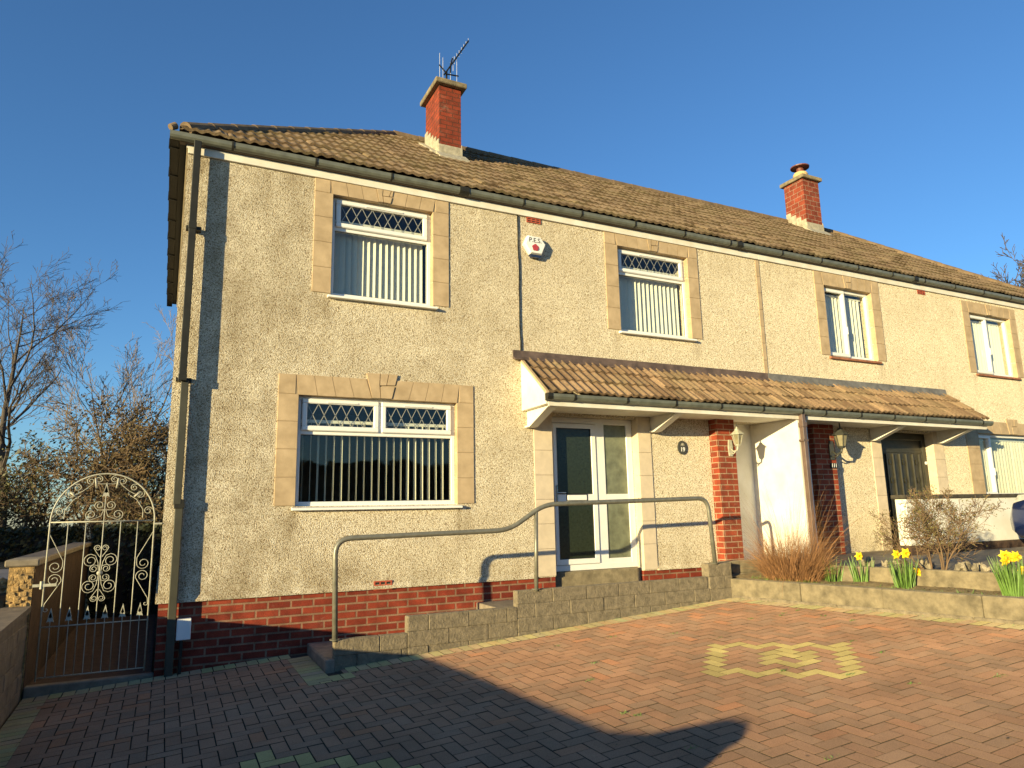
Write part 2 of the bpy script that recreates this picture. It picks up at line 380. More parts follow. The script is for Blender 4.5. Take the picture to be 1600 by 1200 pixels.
# ---- block-paved drive: real herringbone blocks with joints
U = .105
def planter_x(y): return 6.49 + (-(y+1.05))*.235      # inner face line of the planter wall
def in_drive(x, y):
    if y < -9.4 or x < -.93: return False
    if x > planter_x(y) - .14: return False
    if x > 1.36 and y > -1.09: return False
    if y > -.11: return False
    if 1.30 < x < 1.62 and y > -1.34: return False
    return True
def paver_col(cx, cy):
    for mx, my, k in ((4.79, -3.42, 1.0), (.66, -3.62, 1.0)):
        dx, dy = cx-mx, cy-my
        u = abs(dx-dy)/1.41421/.58; v = abs(dx+dy)/1.41421/.55
        q = max(u, v)
        if q < 1.0 and (q > .73 or .19 < q < .47):
            s = rnd.uniform(.85, 1.12); return (.42*s, .33*s, .13*s)
    t = rnd.random(); s = rnd.uniform(.9, 1.08)
    # greyer, darker blocks towards the road, redder towards the house
    gr = max(0, min(1, (-cy-3.6)/3.2 + .15))
    c = (.325, .178, .105) if t < .55 else ((.295, .175, .108) if t < .85 else (.272, .168, .106))
    if t > .96: c = (.38, .18, .095)
    grey = (.235, .155, .105)
    w = gr*rnd.uniform(.2, .8)
    return tuple((a*(1-w)+b*w)*s for a, b in zip(c, grey))
pm = MB()
def add_paver(x0, x1, y0, y1, c, up=0.0):
    ga, ch = .0034, .0016
    n = len(pm.v); q = rnd.uniform(-.0015, .0015) + up; tx = rnd.uniform(-.006, .006)
    x0 += ga; x1 -= ga; y0 += ga; y1 -= ga
    for (i, dz) in ((0, -.04), (0, -.002), (ch, 0.0)):
        for (x, y) in ((x0+i, y0+i), (x1-i, y0+i), (x1-i, y1-i), (x0+i, y1-i)):
            pm.v.append((x, y, g(x, y)+dz+q+tx*(x-x0))); pm.c.append(c if i else (.055, .042, .028))   # dirt, moss and gap shade put into the colour of the block sides
    for r in (0, 4):
        for k in range(4):
            a = n+r+k; b = n+r+(k+1) % 4; pm.f.append((a, b, b+4, a+4))
    pm.f.append((n+8, n+9, n+10, n+11))
for i in range(-14, 100):
    for j in range(-100, 2):
        k = (i-j) % 4
        if k == 0: bx = (i*U, (i+2)*U, j*U, (j+1)*U)
        elif k == 3: bx = (i*U, (i+1)*U, j*U, (j+2)*U)
        else: continue
        cx, cy = (bx[0]+bx[1])/2, (bx[2]+bx[3])/2
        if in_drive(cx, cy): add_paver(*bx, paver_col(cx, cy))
YEL = lambda: tuple(v*rnd.uniform(.88, 1.1) for v in (.38, .30, .15))
# soldier-course border in buff blocks
x = -1.04
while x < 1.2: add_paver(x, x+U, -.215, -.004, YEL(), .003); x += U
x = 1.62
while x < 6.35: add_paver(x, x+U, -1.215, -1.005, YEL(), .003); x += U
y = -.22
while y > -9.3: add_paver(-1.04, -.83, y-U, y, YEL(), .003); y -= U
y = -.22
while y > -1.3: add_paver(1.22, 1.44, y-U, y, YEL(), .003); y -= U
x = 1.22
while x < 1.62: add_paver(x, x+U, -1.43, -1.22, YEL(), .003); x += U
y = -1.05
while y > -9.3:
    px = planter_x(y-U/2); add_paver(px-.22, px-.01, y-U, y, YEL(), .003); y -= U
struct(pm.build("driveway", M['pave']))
jb = MB()
jx = [-1.05, 1.5, 4, 7, 8.6]; jy = [-9.6, -7, -5, -3, -1.05]
def strip(mb, x0f, x1f, y0, y1, dz, nx=6, ny=8):
    for a in range(ny):
        ya, yb = y0+(y1-y0)*a/ny, y0+(y1-y0)*(a+1)/ny
        for b in range(nx):
            def P(t, yy):
                xx = x0f(yy)+(x1f(yy)-x0f(yy))*t; return (xx, yy, g(xx, yy)+dz)
            mb.quad(P(b/nx, ya), P((b+1)/nx, ya), P((b+1)/nx, yb), P(b/nx, yb))
strip(jb, lambda y: -1.05, lambda y: planter_x(y)-.005, -9.6, -1.0, -.022)
strip(jb, lambda y: -1.05, lambda y: 1.6, -1.0, .05, -.022)
struct(jb.build("paving_bed", M['joint']))
# passage floor beside the house, behind the gate
pf = MB(); pf.box(-1.06, -.01, .05, 5.2, -1.75, -1.515); struct(pf.build("side_path", M['wallbrown']))
# street behind the photographer
rd = MB(); rd.quad((-40, -22, -1.58), (40, -22, -1.58), (40, -12.2, -1.58), (-40, -12.2, -1.58)); struct(rd.build("road", simple("asphalt", (.05, .05, .05), .9, .2, 4, .4, 120)))
pv = MB(); pv.quad((-40, -12.15, -1.52), (40, -12.15, -1.52), (40, -9.7, -1.52), (-40, -9.7, -1.52)); struct(pv.build("pavement", M['tarmac']))
# next-door forecourt
nb = MB(); nb.quad((planter_x(-.02)+.83, -.02, -.775), (19, -.02, -.70), (19, -9.6, -.70), (planter_x(-9.6)+.83, -9.6, -.775)); struct(nb.build("neighbour_drive", M['neighbour']))
# pale path on the higher land to the left
lp = MB(); lp.quad((-9, 1.0, -.615), (-1.32, 1.0, -.615), (-1.32, 3.6, -.615), (-9, 3.6, -.615)); struct(lp.build("side_footpath", M['tarmac']))

# ================================================================== THE TWO HOUSES
H1 = thing("semi_detached_house", "cream pebbledashed house with white front door and lattice windows", "house", (4.2, 0, -1.4))
H2 = thing("semi_detached_house", "adjoining cream house with dark timber door behind low white wall", "house", (13, 0, -1.0))

def wall_panel(x0, x1, z0, z1, holes, yf, yb):
    xs = sorted({x0, x1, *[h[0] for h in holes], *[h[1] for h in holes]}); zs = sorted({z0, z1, *[h[2] for h in holes], *[h[3] for h in holes]})
    xs = [x for x in xs if x0 <= x <= x1]; zs = [z for z in zs if z0 <= z <= z1]
    mb = MB(); idx = {}
    def V(i, j, y):
        k = (i, j, y)
        if k not in idx: idx[k] = len(mb.v); mb.v.append((xs[i], y, zs[j]))
        return idx[k]
    def solid(i, j):
        if i < 0 or j < 0 or i >= len(xs)-1 or j >= len(zs)-1: return False
        cx, cz = (xs[i]+xs[i+1])/2, (zs[j]+zs[j+1])/2
        return not any(h[0] < cx < h[1] and h[2] < cz < h[3] for h in holes)
    for i in range(len(xs)-1):
        for j in range(len(zs)-1):
            if not solid(i, j): continue
            mb.f.append((V(i,j,yf), V(i+1,j,yf), V(i+1,j+1,yf), V(i,j+1,yf)))
            mb.f.append((V(i,j,yb), V(i,j+1,yb), V(i+1,j+1,yb), V(i+1,j,yb)))
            if not solid(i-1, j): mb.f.append((V(i,j,yf), V(i,j+1,yf), V(i,j+1,yb), V(i,j,yb)))
            if not solid(i+1, j): mb.f.append((V(i+1,j,yf), V(i+1,j,yb), V(i+1,j+1,yb), V(i+1,j+1,yf)))
            if not solid(i, j-1): mb.f.append((V(i,j,yf), V(i,j,yb), V(i+1,j,yb), V(i+1,j,yf)))
            if not solid(i, j+1): mb.f.append((V(i,j+1,yf), V(i+1,j+1,yf), V(i+1,j+1,yb), V(i,j+1,yb)))
    return mb

RZ, RY = 6.72, 3.30        # ridge
EZ, EY = 4.205, -.10        # tile edge at the eaves
KS = (RZ-EZ)/(RY-EY); SLOPE = math.atan(KS); SL = sqrt((RZ-EZ)**2+(RY-EY)**2)
XR2 = 17.45
def tiles(mb, x0f, x1f, oy, oz, ang, length, gauge, pitch, amp, thick=.024, per=8, seed=1):
    r = random.Random(seed)
    cs, sn = cos(ang), sin(ang); nrm = Vector((0, -sn, cs))
    rows = int(math.ceil(length/gauge))
    xa = min(x0f(0), x0f(length)); xb = max(x1f(0), x1f(length)); n = int((xb-xa)/pitch*per)+1
    last = None
    for i in range(rows):
        s0 = i*gauge; s1 = min(length, s0+gauge+.03)
        base = len(mb.v); jit = [r.gauss(0, .0055) for _ in range(int(n/per/2)+3)]
        for (s, h, sm) in ((s0, -.004, s0), (s0, thick, s0), (s1, .002, s1)):
            for k in range(n+1):
                x = xa+(xb-xa)*k/n; x = max(x0f(sm), min(x1f(sm), x))
                t = (x/pitch) % 1.0; w = amp*(.5+.5*cos(2*pi*(t-.5)))**1.4
                p = Vector((x, oy+cs*s, oz+sn*s)) + nrm*(h+w+jit[int(k/per/2)]); mb.v.append((p.x, p.y, p.z))
        for rr in (0, 1):
            for k in range(n):
                a = base+rr*(n+1)+k; mb.f.append((a, a+1, a+n+2, a+n+1))
        if last is not None:
            for k in range(n): mb.f.append((last+2*(n+1)+k, last+2*(n+1)+k+1, base+k+1, base+k))
        last = base
HX0 = -.10                                               # left eaves line
def hip_l(s): return HX0 + s*cos(SLOPE)
def hip_r(s): return XR2+.2 - s*cos(SLOPE)*.92
def roof_part(house, x0f, x1f, seed):
    mb = MB(); tiles(mb, x0f, x1f, EY, EZ, SLOPE, SL, .36, .125, .018, thick=.030, seed=seed)
    return mb
YB = 2*RY - EY
ml = roof_part(H1, hip_l, lambda s: 8.48, 3)
rl = hip_l(SL); rr_ = hip_r(SL)
ml.quad((HX0, YB, EZ), (8.48, YB, EZ), (8.48, RY, RZ), (rl, RY, RZ)); ml.tri((HX0, EY, EZ), (HX0, YB, EZ), (rl, RY, RZ))
R1 = ml.build("roof", M['roof'], H1, recalc=False)
mr = roof_part(H2, lambda s: 8.48, hip_r, 5)
mr.quad((8.48, YB, EZ), (hip_r(0), YB, EZ), (rr_, RY, RZ), (8.48, RY, RZ)); mr.tri((hip_r(0), EY, EZ), (hip_r(0), YB, EZ), (rr_, RY, RZ))
R2 = mr.build("roof", M['roof'], H2, recalc=False)
def cap_run(p0, p1, r, step):
    mb = MB(); p0, p1 = Vector(p0), Vector(p1); L = (p1-p0).length; n = max(1, int(L/step)); d = (p1-p0)/n
    for i in range(n):
        a = p0+d*i; b = p0+d*(i+1)+d.normalized()*.03; mb.tube([a, b], [r*1.06, r*.97], 12)
    return mb
cap_run((HX0+.06, EY+.04, EZ+.03), (rl, RY, RZ+.0), .078, .4).build("hip_tiles", M['ridge'], R1)
cap_run((rl, RY, RZ-.0), (8.48, RY, RZ-.0), .085, .45).build("ridge_tiles", M['ridge'], R1)
cap_run((8.48, RY, RZ), (rr_, RY, RZ), .085, .45).build("ridge_tiles", M['ridge'], R2)
cap_run((hip_r(0)-.06, EY+.04, EZ+.03), (rr_, RY, RZ), .085, .4).build("hip_tiles", M['ridge'], R2)

# ---- walls
WB = -.82      # bottom of render
WT = 3.99
h1 = [(1.60, 2.87, 2.55, 3.81), (1.28, 3.185, .105, 1.345), (5.705, 7.0, 2.515, 3.80), (4.52, 5.90, -.82, 1.25), (7.54, 8.33, -.82, 1.285)]
w = wall_panel(0, 8.48, WB, WT+.12, h1, 0, .3)
w.box(0, .3, .3, 6.6, WB, WT+.12); w.box(.3, 8.3, 6.3, 6.6, WB, WT+.12)
w.build("wall", M['dash'], H1)
h2 = [(9.98, 11.19, 2.49, 3.75), (14.06, 15.42, 2.475, 3.71), (13.80, 16.1, .105, 1.30), (11.0, 12.42, -.82, 1.25), (8.52, 9.2, -.82, 1.285)]
w = wall_panel(8.48, XR2, WB, WT+.12, h2, 0, .3)
w.box(XR2-.3, XR2, .3, 6.6, WB, WT+.12); w.box(8.6, XR2-.3, 6.3, 6.6, WB, WT+.12)
w.build("wall", M['dash'], H2)
def bell(mb, segs):
    for a, b in segs: mb.prism([(-.002, WB+.06), (-.022, WB+.012), (-.022, WB-.004), (.02, WB-.004), (.02, WB+.06)], 'x', a, b)
bb = MB(); bell(bb, [(-.012, 4.24), (6.12, 7.19)]); bb.box(-.02, .0, 0, 6.6, WB-.004, WB+.05); bb.build("render_drip", M['dash'], H1)
bb = MB(); bell(bb, [(9.67, 10.74), (12.72, XR2)]); bb.build("render_drip", M['dash'], H2)
# brick plinths
for hs, bxs in ((H1, ((.012, 4.52, .012, .28, -2.1, WB), (5.9, 7.54, .012, .28, -2.1, WB), (4.52, 5.9, .16, .28, -2.1, -.95), (7.54, 8.48, .02, .28, -2.1, WB-.001), (.012, .28, .28, 6.58, -2.1, WB))),
                (H2, ((8.48, 11.0, .012, .28, -1.8, WB), (12.42, XR2-.01, .012, .28, -1.8, WB), (11.0, 12.42, .05, .28, -1.8, -.84), (XR2-.28, XR2-.01, .28, 6.58, -1.8, WB)))):
    for bx_ in bxs:
        p = MB(); p.box(*bx_); p.build("plinth", M['plinth'], hs)
# inside: floors and room linings, so that windows look into rooms
def room(house, x0, x1, z0, z1, d=3.0):
    mb = MB(); y0, y1 = .301, .3+d
    mb.quad((x0,y1,z0),(x1,y1,z0),(x1,y1,z1),(x0,y1,z1)); mb.quad((x0,y0,z0),(x0,y1,z0),(x0,y1,z1),(x0,y0,z1)); mb.quad((x1,y0,z0),(x1,y1,z0),(x1,y1,z1),(x1,y0,z1))
    mb.quad((x0,y0,z0),(x1,y0,z0),(x1,y1,z0),(x0,y1,z0)); mb.quad((x0,y0,z1),(x1,y0,z1),(x1,y1,z1),(x0,y1,z1))
    mb.build("room_lining", M['room'], house, recalc=False)
room(H1, .5, 4.2, 1.65, 3.95); room(H1, .5, 4.1, -.75, 1.6); room(H1, 4.4, 8.2, 1.65, 3.95)
room(H2, 9, 12.5, 1.65, 3.95); room(H2, 13, 17, 1.65, 3.95); room(H2, 13, 17, -.75, 1.6)

# ---- eaves: white board on the wall, soffit, gutter with brackets
def eaves(house, x0, x1, right_end=False):
    b = MB(); b.box(x0, x1, -.03, -.001, WT-.01, WT+.085); o = b.build("fascia_board", M['soff'], house, bevel=.004)
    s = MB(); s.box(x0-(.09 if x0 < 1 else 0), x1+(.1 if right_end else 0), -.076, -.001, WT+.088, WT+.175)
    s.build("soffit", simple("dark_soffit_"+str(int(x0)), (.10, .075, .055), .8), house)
    gm = MB(); gy, gz = -.075, 4.10
    a, c = x0-(.19 if x0 < 1 else 0), x1+(.15 if right_end else 0)
    gm.prism([(gy, gz+.075), (gy-.012, gz+.075), (gy-.052, gz+.066), (gy-.060, gz+.058), (gy-.058, gz+.018), (gy-.045, gz-.006), (gy-.022, gz-.018), (gy, gz-.018)], 'x', a, c)
    go = gm.build("gutter", M['gut'], house)
    x = x0+.45
    while x < c:
        k = MB(); k.prism([(gy-.003, gz+.08), (gy-.056, gz+.071), (gy-.067, gz+.06), (gy-.064, gz+.014), (gy-.048, gz-.012), (gy-.003, gz-.024)], 'x', x-.012, x+.012); k.build("gutter_bracket", M['pipe'], go); x += .92
    for x in (3.27, 8.0, 12.35):
        if x0 < x < c: k = MB(); k.prism([(gy-.002, gz+.085), (gy-.058, gz+.076), (gy-.072, gz+.062), (gy-.068, gz+.01), (gy-.05, gz-.018), (gy-.002, gz-.03)], 'x', x-.055, x+.055); k.build("gutter_union", M['pipe'], go)
eaves(H1, 0.0, 8.479); eaves(H2, 8.481, XR2, True)
# side gutter along the hipped end
sg = MB(); sg.box(-.19, -.18, -.075, 6.75, 4.08, 4.17); sg.box(-.18, -.105, -.07, 6.75, 4.08, 4.095); sg.box(-.105, -.095, -.07, 6.75, 4.08, 4.17)
sg.box(-.094, -.019, -.03, 6.62, 4.10, 4.13)
sgo = sg.build("side_gutter", M['black'], H1, bevel=.004)
sb = MB(); sb.box(-.018, -.001, -.028, 6.62, 4.04, 4.12); sb.build("side_soffit", M['soff'], H1)
for i in range(9): k = MB(); k.box(-.196, -.09, .1+i*.72, .13+i*.72, 4.066, 4.0795); k.box(-.198, -.191, .1+i*.72, .13+i*.72, 4.07, 4.18); k.build("gutter_bracket", M['black'], sgo)
cp = MB(); cp.tube([(-.19, -.13, 4.19), (-.14, -.10, 4.235)], [.035, .04], 12); cp.build("hip_end_cap", M['ridge'], R1)

# ---- downpipes
dp = MB()
dp.box(.055, .128, -.152, -.079, 1.44, 4.09, .006); dp.box(.05, .133, -.157, -.074, 3.06, 3.14, .006); dp.box(.05, .133, -.157, -.074, 1.40, 1.47, .006)
d1 = dp.build("downpipe", M['pipe'], H1)
ds = MB(); ds.box(.10, .176, -.105, -.032, -1.55, .17, .006); ds.box(.080, .154, -.115, -.042, .14, 1.41, .006)
ds.build("lower_pipe", simple("faded_green_pipe", (.05, .047, .03), .5, .2, 5), d1)
for z in (3.1, 1.43): cl = MB(); cl.box(.03, .18, -.078 if z > 2 else -.04, -.002, z-.02, z+.02); cl.build("pipe_clip", M['pipe'], d1)
cl = MB()
cl.box(.09, .186, -.112, -.03, .10, .19, .005)
cl.build("pipe_clip", M['pipe'], d1)

# ---- windows
def frame_rect(mb, x0, x1, z0, z1, wd, y0, y1, b=.006):
    mb.box(x0, x1, y0, y1, z1-wd, z1, b); mb.box(x0, x1, y0, y1, z0, z0+wd, b)
    mb.box(x0, x0+wd, y0+.0015, y1, z0+wd*.9, z1-wd*.9, b); mb.box(x1-wd, x1, y0+.0015, y1, z0+wd*.9, z1-wd*.9, b)
def lattice(mb, x0, x1, z0, z1, n, y):
    dx = (x1-x0)/n; h = z1-z0
    for i in range(n):
        for sgn in (1, -1):
            a = Vector((x0+dx*i, y, z0 if sgn > 0 else z1)); b = Vector((x0+dx*(i+1), y, z1 if sgn > 0 else z0))
            t = (b-a).normalized(); q = Vector((-t.z, 0, t.x))*.0042
            mb.quad(a-q, b-q, b+q, a+q)
def blinds(window, x0, x1, z0, z1, spacing, phi, y=.205, wslat=.089, skip=0):
    mb = MB(); n = int((x1-x0)/spacing); r = random.Random(int(x0*100))
    for i in range(n+1):
        cx = x0+spacing*(i+.4); f = phi+radians(r.uniform(-6, 6))
        if cx > x1: break
        dx, dy = sin(f)*wslat/2, cos(f)*wslat/2; tx, ty = cos(f)*.0012, -sin(f)*.0012; bow = r.uniform(-.006, .006)
        sway = r.uniform(-.004, .004); segs = 4
        # a gently bowed fabric vane
        prev = None
        for kk in range(segs+1):
            u = -1+2*kk/segs; ox = cx+dx*u + cos(f)*.007*(1-u*u); oy = y+dy*u - sin(f)*.007*(1-u*u)
            cur = ((ox, oy), )
            if prev: mb.quad((prev[0], prev[1], z0), (ox+sway, oy, z0), (ox, oy, z1), (prev[2], prev[1], z1))
            prev = (ox+sway, oy, ox)
    mb.box(x0-.02, x1+.02, y-.02, y+.02, z1, z1+.035)
    mb.build("vertical_blind", M['blind'], window, recalc=False)
def lintel_window(house, x0, x1, z0, z1, lights, tz, phi, sp):
    f = MB(); Y0, Y1 = .075, .135
    frame_rect(f, x0, x1, z0, z1, .05, Y0, Y1); f.box(x0+.045, x1-.045, Y0+.001, Y1, tz-.03, tz+.03, .006)
    cuts = [x0+.05+(x1-x0-.1)*i/lights for i in range(lights+1)]
    for c in cuts[1:-1]: f.box(c-.025, c+.025, Y0+.002, Y1, tz+.02, z1-.045, .006)
    win = f.build("window", M['white'], house)
    for i in range(lights):
        a, b = cuts[i]+(.004 if i == 0 else .016), cuts[i+1]-(.004 if i == lights-1 else .016); q0, q1 = tz+.012, z1-.03
        s = MB(); frame_rect(s, a, b, q0, q1, .058, .045, .085, .01)
        s.box((a+b)/2-(b-a)*.19, (a+b)/2+(b-a)*.22, .036, .05, q1-.045, q1-.030, .004)
        so = s.build("opening_sash", M['white'], win)
        gk = MB(); gk.box(a+.056, b-.056, .074, .078, q0+.056, q1-.056); gk.build("top_pane", M['glass'], win)
        lt = MB(); lattice(lt, a+.056, b-.056, q0+.056, q1-.056, 6 if lights == 2 else 8, .071); lt.build("lead_lattice", M['leadstrip'], win)
    gl = MB(); gl.box(x0+.04, x1-.04, .103, .107, z0+.04, tz-.02); gl.build("pane", M['glass'], win)
    gs = MB(); frame_rect(gs, x0+.049, x1-.049, z0+.049, tz-.029, .006, .088, .1, .001); gs.build("gasket", M['gasket'], win)
    si = MB(); si.prism([(-.065, z0-.045), (-.065, z0-.02), (.09, z0+.006), (.09, z0-.045)], 'x', x0-.035, x1+.045); si.build("sill", M['white'], win, bevel=.003)
    blinds(win, x0+.06, x1-.06, z0+.03, tz+.12, sp, radians(phi))
    return win
lintel_window(H1, 1.60, 2.87, 2.55, 3.81, 1, 3.415, -52, .076)
lintel_window(H1, 1.28, 3.185, .105, 1.345, 2, .935, 1, .089)
lintel_window(H1, 5.705, 7.0, 2.515, 3.80, 1, 3.42, -55, .078)
def two_light(house, x0, x1, z0, z1, split, phi, sp, sillm):
    f = MB(); frame_rect(f, x0, x1, z0, z1, .06, .075, .135); c = x0+(x1-x0)*split
    f.box(c-.03, c+.03, .076, .135, z0+.05, z1-.05, .006); win = f.build("window", M['white'], house)
    s = MB(); frame_rect(s, x0+.03, c+.02, z0+.03, z1-.03, .06, .045, .085, .01); s.build("opening_sash", M['white'], win)
    hd = MB(); hd.box(c-.03, c-.005, .02, .046, (z0+z1)/2-.2, (z0+z1)/2-.06, .004); hd.build("window_handle", M['white'], win)
    gl = MB(); gl.box(x0+.05, x1-.05, .103, .107, z0+.05, z1-.05); gl.build("pane", M['glass'], win)
    si = MB(); si.prism([(-.05, z0-.05), (-.05, z0-.015), (.08, z0+.002), (.08, z0-.05)], 'x', x0-.03, x1+.03); si.build("sill", sillm, win)
    blinds(win, x0+.07, x1-.07, z0+.05, z1-.12, sp, radians(phi))
tsill = simple("red_tile_sill", (.30, .12, .06), .85, .4, 14, .4, 50)
two_light(H2, 9.98, 11.19, 2.49, 3.75, .46, -42, .095, tsill)
two_light(H2, 14.06, 15.42, 2.475, 3.71, .46, -44, .095, tsill)
two_light(H2, 13.80, 16.1, .105, 1.30, .20, 4, .098, M['white'])

# ---- stone dressings: separate blocks with open joints
def surround(house, x0, x1, z0, z1, ox0, ox1, oz0, oz1, nblk, key=None, m='stone', jamb=4):
    yf, yb = -.014, .072; gp = .003
    bk = MB(); bk.box(ox0+.004, x0-.002, -.008, -.002, oz0+.004, oz1-.004); bk.box(x1+.002, ox1-.004, -.008, -.002, oz0+.004, oz1-.004); bk.box(x0-.002, x1+.002, -.0085, -.002, z1+.004, oz1-.004)
    so = bk.build("stone_surround", M['mortar'], house)
    for (a, b, s) in ((ox0, x0+.003, -1), (x1-.003, ox1, 1)):
        mb = MB()
        for i in range(jamb):
            za = oz0+(z1-oz0)*i/jamb; zb = oz0+(z1-oz0)*(i+1)/jamb; mb.box(a, b, yf, yb, za+gp, zb-gp, .004)
        mb.box(a if s < 0 else b-(ox1-x1)*.85, a+(x0-ox0)*.85 if s < 0 else b, yf, yb, z1+gp, oz1, .004)
        mb.build("stone_jamb", M[m], so)
    kx = (x0+x1)/2; kw = (.12, .19) if key else (.075, .11)
    L0 = ox0+(x0-ox0)*.85; half = nblk//2
    ml_, mr_ = MB(), MB()
    for i in range(half):
        tb0 = x0+(kx-kw[0]-x0)*i/half; tb1 = x0+(kx-kw[0]-x0)*(i+1)/half; tt0 = L0+(kx-kw[1]-L0)*i/half; tt1 = L0+(kx-kw[1]-L0)*(i+1)/half
        ml_.prism([(tb0+gp, z1-.003), (tb1-gp, z1-.003), (tt1-gp, oz1), (tt0+gp, oz1)], 'y', yf, yb)
        mr_.prism([(2*kx-tb1+gp, z1-.003), (2*kx-tb0-gp, z1-.003), (2*kx-tt0-gp, oz1), (2*kx-tt1+gp, oz1)], 'y', yf, yb)
    ml_.build("stone_lintel", M[m], so); mr_.build("stone_lintel", M[m], so)
    km = MB(); kt = key if key else oz1; a, b = kw; e = .004
    km.prism([(kx-a+e, z1+gp), (kx-.02, z1+gp), (kx-.035, z1+(kt-z1)*.55), (kx-.03, kt), (kx-b+e, kt)], 'y', yf-.008, yb)
    km.prism([(kx-.012, z1+gp), (kx+a-e, z1+gp), (kx+a+(b-a)*.45, z1+(kt-z1)*.5), (kx-.02, z1+(kt-z1)*.47)], 'y', yf-.011, yb)
    km.prism([(kx-.025, z1+(kt-z1)*.53), (kx+.05, z1+(kt-z1)*.55), (kx+.075, kt), (kx-.02, kt)], 'y', yf-.006, yb)
    km.prism([(kx+.06, z1+(kt-z1)*.56), (kx+a+(b-a)*.5, z1+(kt-z1)*.56), (kx+b-e, kt), (kx+.085, kt)], 'y', yf-.009, yb)
    km.build("keystone", M[m], so)
surround(H1, 1.60, 2.87, 2.55, 3.81, 1.385, 3.085, 2.56, 3.978, 6)
surround(H1, 1.28, 3.185, .105, 1.345, 1.06, 3.405, .11, 1.57, 8, 1.64)
surround(H1, 5.705, 7.0, 2.515, 3.80, 5.485, 7.20, 2.52, 3.978, 6)
surround(H2, 9.98, 11.19, 2.49, 3.75, 9.76, 11.41, 2.50, 3.976, 6)
surround(H2, 14.06, 15.42, 2.475, 3.71, 13.84, 15.64, 2.48, 3.93, 6)
surround(H2, 13.80, 16.1, .105, 1.30, 13.42, 16.45, .11, 1.53, 8, 1.60)
def jambs(house, xl0, xl1, xr0, xr1):
    zs = [WB+.01, -.47, -.16, .15, .46, .78, 1.28]
    for a, b in ((xl0, xl1), (xr0, xr1)):
        mb = MB()
        for i in range(6): mb.box(a, b, -.013, .128, zs[i]+.0015, zs[i+1]-.0015, .003)
        mb.build("door_jamb", M['stone_pale'], house)
jambs(H1, 4.25, 4.522, 5.898, 6.12); jambs(H2, 10.75, 11.003, 12.417, 12.70)
sp = MB()
for i in range(7): sp.box(8.42, 8.50, -.013, -.002, 2.02+i*.279, 2.295+i*.279, .003)
sp.build("party_stone_strip", M['stone'], H1)
# render joint line, air vents
av = MB(); av.box(4.225, 4.44, -.012, -.001, 3.905, 3.978)
for i in range(2):
    for j in range(2): pass
vo = av.build("air_brick", M['terracotta'], H1)
def vent(house, x, z, w=.215, h=.09):
    mb = MB(); yf = -.014
    mb.box(x, x+w, yf, -.004, z, z+.014); mb.box(x, x+w, yf, -.004, z+h-.014, z+h); mb.box(x, x+w, yf, -.004, z+h/2-.008, z+h/2+.008)
    for i in range(4): mb.box(x+i*(w-.016)/3, x+i*(w-.016)/3+.016, yf+.001, -.004, z+.012, z+h-.012)
    o = mb.build("air_brick", M['terracotta'], house)
    d = MB(); d.box(x+.006, x+w-.006, -.008, -.0015, z+.006, z+h-.006); d.build("vent_hole", M['dark'], o)
bpy.data.objects.remove(vo)
vent(H1, 4.225, 3.905, h=.075); vent(H1, 2.17, -.835, .21, .10); vent(H2, 12.53, 3.90, .22, .075)

# ---- front door of the left house
df = MB(); Y0, Y1 = .132, .20
df.box(4.522, 5.898, Y0, Y1, 1.17, 1.248, .005); df.box(4.522, 5.898, Y0, Y1, -.775, -.70, .005); df.box(4.522, 4.60, Y0+.001, Y1, -.71, 1.18, .005); df.box(5.80, 5.898, Y0+.001, Y1, -.71, 1.18, .005)
df.box(5.285, 5.43, Y0+.002, Y1, -.71, 1.18, .005); df.box(5.42, 5.81, Y0+.003, Y1, .13, .215, .005); df.box(5.42, 5.81, Y0+.003, Y1, -.71, -.64, .005)
door = df.build("front_door", M['white'], H1)
lf = MB(); a, b = 4.606, 5.279
lf.box(a, b, .118, .17, 1.10, 1.164, .006); lf.box(a, b, .118, .17, .115, .215, .006); lf.box(a, b, .118, .17, -.695, -.625, .006); lf.box(a, a+.055, .1185, .17, -.64, 1.11, .006); lf.box(b-.075, b, .1185, .17, -.64, 1.11, .006)
lf_o = lf.build("door_leaf", M['white'], door)
gg = MB(); gg.box(a+.05, b-.07, .135, .15, -.63, .12); gg.box(a+.05, b-.07, .135, .15, .21, 1.105); gg.build("door_glass", M['obsc'], door)
gg = MB(); frame_rect(gg, a+.055, b-.075, -.625, .115, .010, .122, .136, .002); frame_rect(gg, a+.055, b-.075, .215, 1.10, .010, .122, .136, .002); gg.build("gasket", M['gasket'], door)
gg = MB(); gg.box(5.425, 5.805, .15, .165, -.645, .135); gg.box(5.425, 5.805, .15, .165, .21, 1.175); gg.build("sidelight_glass", M['obsl'], door)
lbx = MB(); lbx.box(4.80, 5.10, .108, .119, .135, .205, .004); lbx.build("letterbox", M['white'], door)
lbx = MB(); lbx.box(4.785, 5.115, .113, .118, .128, .215); lbx.build("letterbox_surround", M['gasket'], door)
hd = MB(); hd.box(4.625, 4.65, .10, .12, .12, .34, .004); hd.tube([(4.637, .10, .235), (4.637, .075, .235), (4.75, .07, .235)], .008, 8); hd.build("door_handle", simple("chrome", (.5, .5, .48), .25, metal=.9), door)
